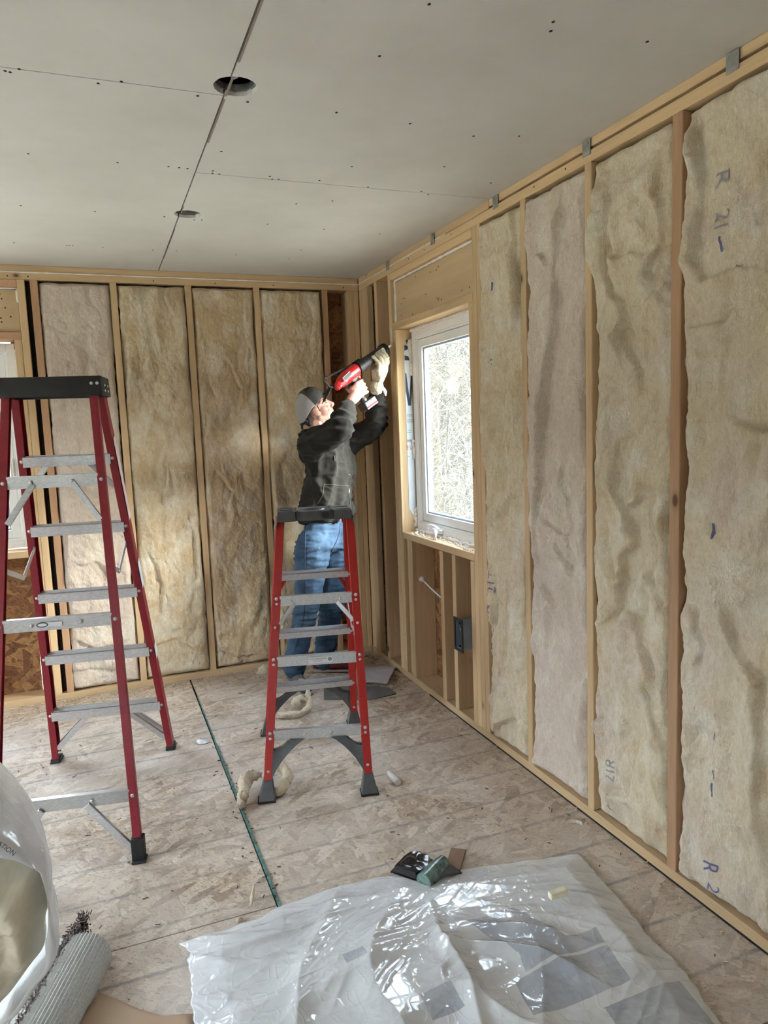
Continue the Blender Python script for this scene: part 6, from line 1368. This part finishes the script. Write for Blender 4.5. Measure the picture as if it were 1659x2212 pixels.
# ------------------------------------------------------------------ outdoors
n = NT('dry_grass_ground'); q = n.noise(n.coord((1, 1, 1), rnd=False), 1.2, 6, .7); ga_ = n.ramp(q, 0, [(.3, (.36, .32, .24)), (.7, (.52, .47, .36))]); zz_ = n.n('SeparateXYZ'); tq = n.n('TexCoord'); n.l(tq, 'Object', zz_, 0); q2 = n.noise(n.coord((1, 1, .3), rnd=False), 2.5, 6, .7); wd_ = n.ramp(q2, 0, [(.35, (.008, .009, .008)), (.65, (.045, .042, .034))]); mk = n.math('MULTIPLY_ADD', zz_, 2, 1.2, None, .1); mk.use_clamp = True; g3 = n.mix(ga_, 0, wd_, 0, mk, 0); n.base(g3, 2); n.set(Roughness=1); M['ground'] = n.m
gv = MB(); ng = 64
vs = [(-30+130*i/ng, -40+130*j/ng, -.75+.25*float(perlin(i*.5, j*.5, 3))+5.0*min(max((math.hypot(-30+130*i/ng, -40+130*j/ng)-15)/9, 0), 1)) for j in range(ng+1) for i in range(ng+1)]
gv.add(vs, [(j*(ng+1)+i, j*(ng+1)+i+1, (j+1)*(ng+1)+i+1, (j+1)*(ng+1)+i) for j in range(ng) for i in range(ng)]); g_o = gv.obj('ground_outside', M['ground'], None, smooth=True); tag(g_o, 'pale dry grass ground outside the windows', kind='structure')
M['bark'] = plain('pale_grey_bark', (.10, .09, .075), .9, var=.3, nscale=12, bump=.5); M['twig'] = plain('pale_vine_twigs', (.13, .12, .10), .9, var=.3, nscale=8, bump=0)
rg = random.Random(77)
def tree(x, y, r, hh, lean, label):
    z0 = -.9; t = thing('bare_tree', (x, y, z0), label, 'tree', 'bare trees outside the windows'); P = [(x+lean*i/8+rg.uniform(-.05, .05), y+rg.uniform(-.05, .05), z0+hh*i/8) for i in range(9)]
    MB().tube(P, [r*(1-.75*i/8) for i in range(9)], 8).obj('trunk', M['bark'], t, smooth=True); m = MB()
    for _ in range(22):
        i = rg.randint(2, 8); p = V(P[i]); a = rg.uniform(0, 6.28); l = rg.uniform(.8, 2.0); d = V((math.cos(a), math.sin(a), rg.uniform(.2, 1))); pts = [p]
        for k in range(5): d = nrm(d+V([rg.uniform(-.4, .4) for _ in range(3)])); pts.append(pts[-1]+d*l/5)
        m.tube(pts, [r*.32*(1-k/6) for k in range(6)], 4)
        for _ in range(3):
            q = pts[rg.randint(1, 4)]; dd = nrm(V([rg.uniform(-1, 1), rg.uniform(-1, 1), rg.uniform(0, 1)])); m.tube([q, q+dd*.3, q+dd*.6+V((0, 0, .1))], [r*.12, r*.09, r*.03], 3)
    tag(m.obj('branches', M['bark'], t), kind='stuff')
for x, y, r, hh, l, lb in ((3.7, 6.7, .07, 6, .2, 'nearest bare grey tree seen through the window by the worker'), (4.5, 7.0, .05, 6, -.2, 'slim bare tree outside, second one through the window by the worker'), (6.3, 11.9, .16, 10, .3, 'thick bare tree farther out beyond the vines'), (6.6, 10.6, .10, 9, 0, 'distant thin bare tree behind the vine tangle'), (8.0, 15.2, .15, 10, -.3, 'distant leaning bare tree behind the vine tangle'), (-3.2, 9, .12, 8, .2, 'bare tree outside the window behind the taller stepladder'), (-1.6, 11, .10, 8, .1, 'slim bare tree farther off outside the far window')):
    tree(x, y, r, hh, l, lb)
m = MB()
for _ in range(3000):
    t = rg.uniform(2.3, 4.3); k0 = rg.gauss(0, .16); x0 = -1.63+1.73*t; y0 = -4.47+(3.5+k0*1.8)*t; z = rg.uniform(-.7, 3.4); p = V((x0, y0, z)); d = nrm(V([rg.uniform(-1, 1), rg.uniform(-1, 1), rg.uniform(-.8, .8)])); ax = nrm(V([rg.uniform(-1, 1) for _ in range(3)])); pts = [p]; st_ = rg.uniform(.07, .13); an = rg.uniform(-.45, .45)
    for k in range(8):
        c, s = math.cos(an), math.sin(an); d = nrm(d*c+np.cross(ax, d)*s+ax*(ax@d)*(1-c)); pts.append(pts[-1]+d*st_)
    r = rg.uniform(.003, .008); m.tube(pts, r, 3, cap=False)
tag(m.obj('vine_thicket', M['twig'], None), 'tangle of pale bare vines and brush outside the window by the worker', 'brush', kind='stuff')
m = MB()
for _ in range(500):
    p = V((rg.uniform(-6, 2), rg.uniform(7, 10), rg.uniform(-.7, 1.0))); d = nrm(V([rg.uniform(-1, 1), rg.uniform(-1, 1), rg.uniform(.2, 1)])); pts = [p]
    for k in range(5): d = nrm(d+V([rg.uniform(-.5, .5) for _ in range(3)])); pts.append(pts[-1]+d*.12)
    m.tube(pts, .008, 3, cap=False)
tag(m.obj('low_brush', M['twig'], None), 'low pale brush outside the window behind the taller stepladder', 'brush', kind='stuff')
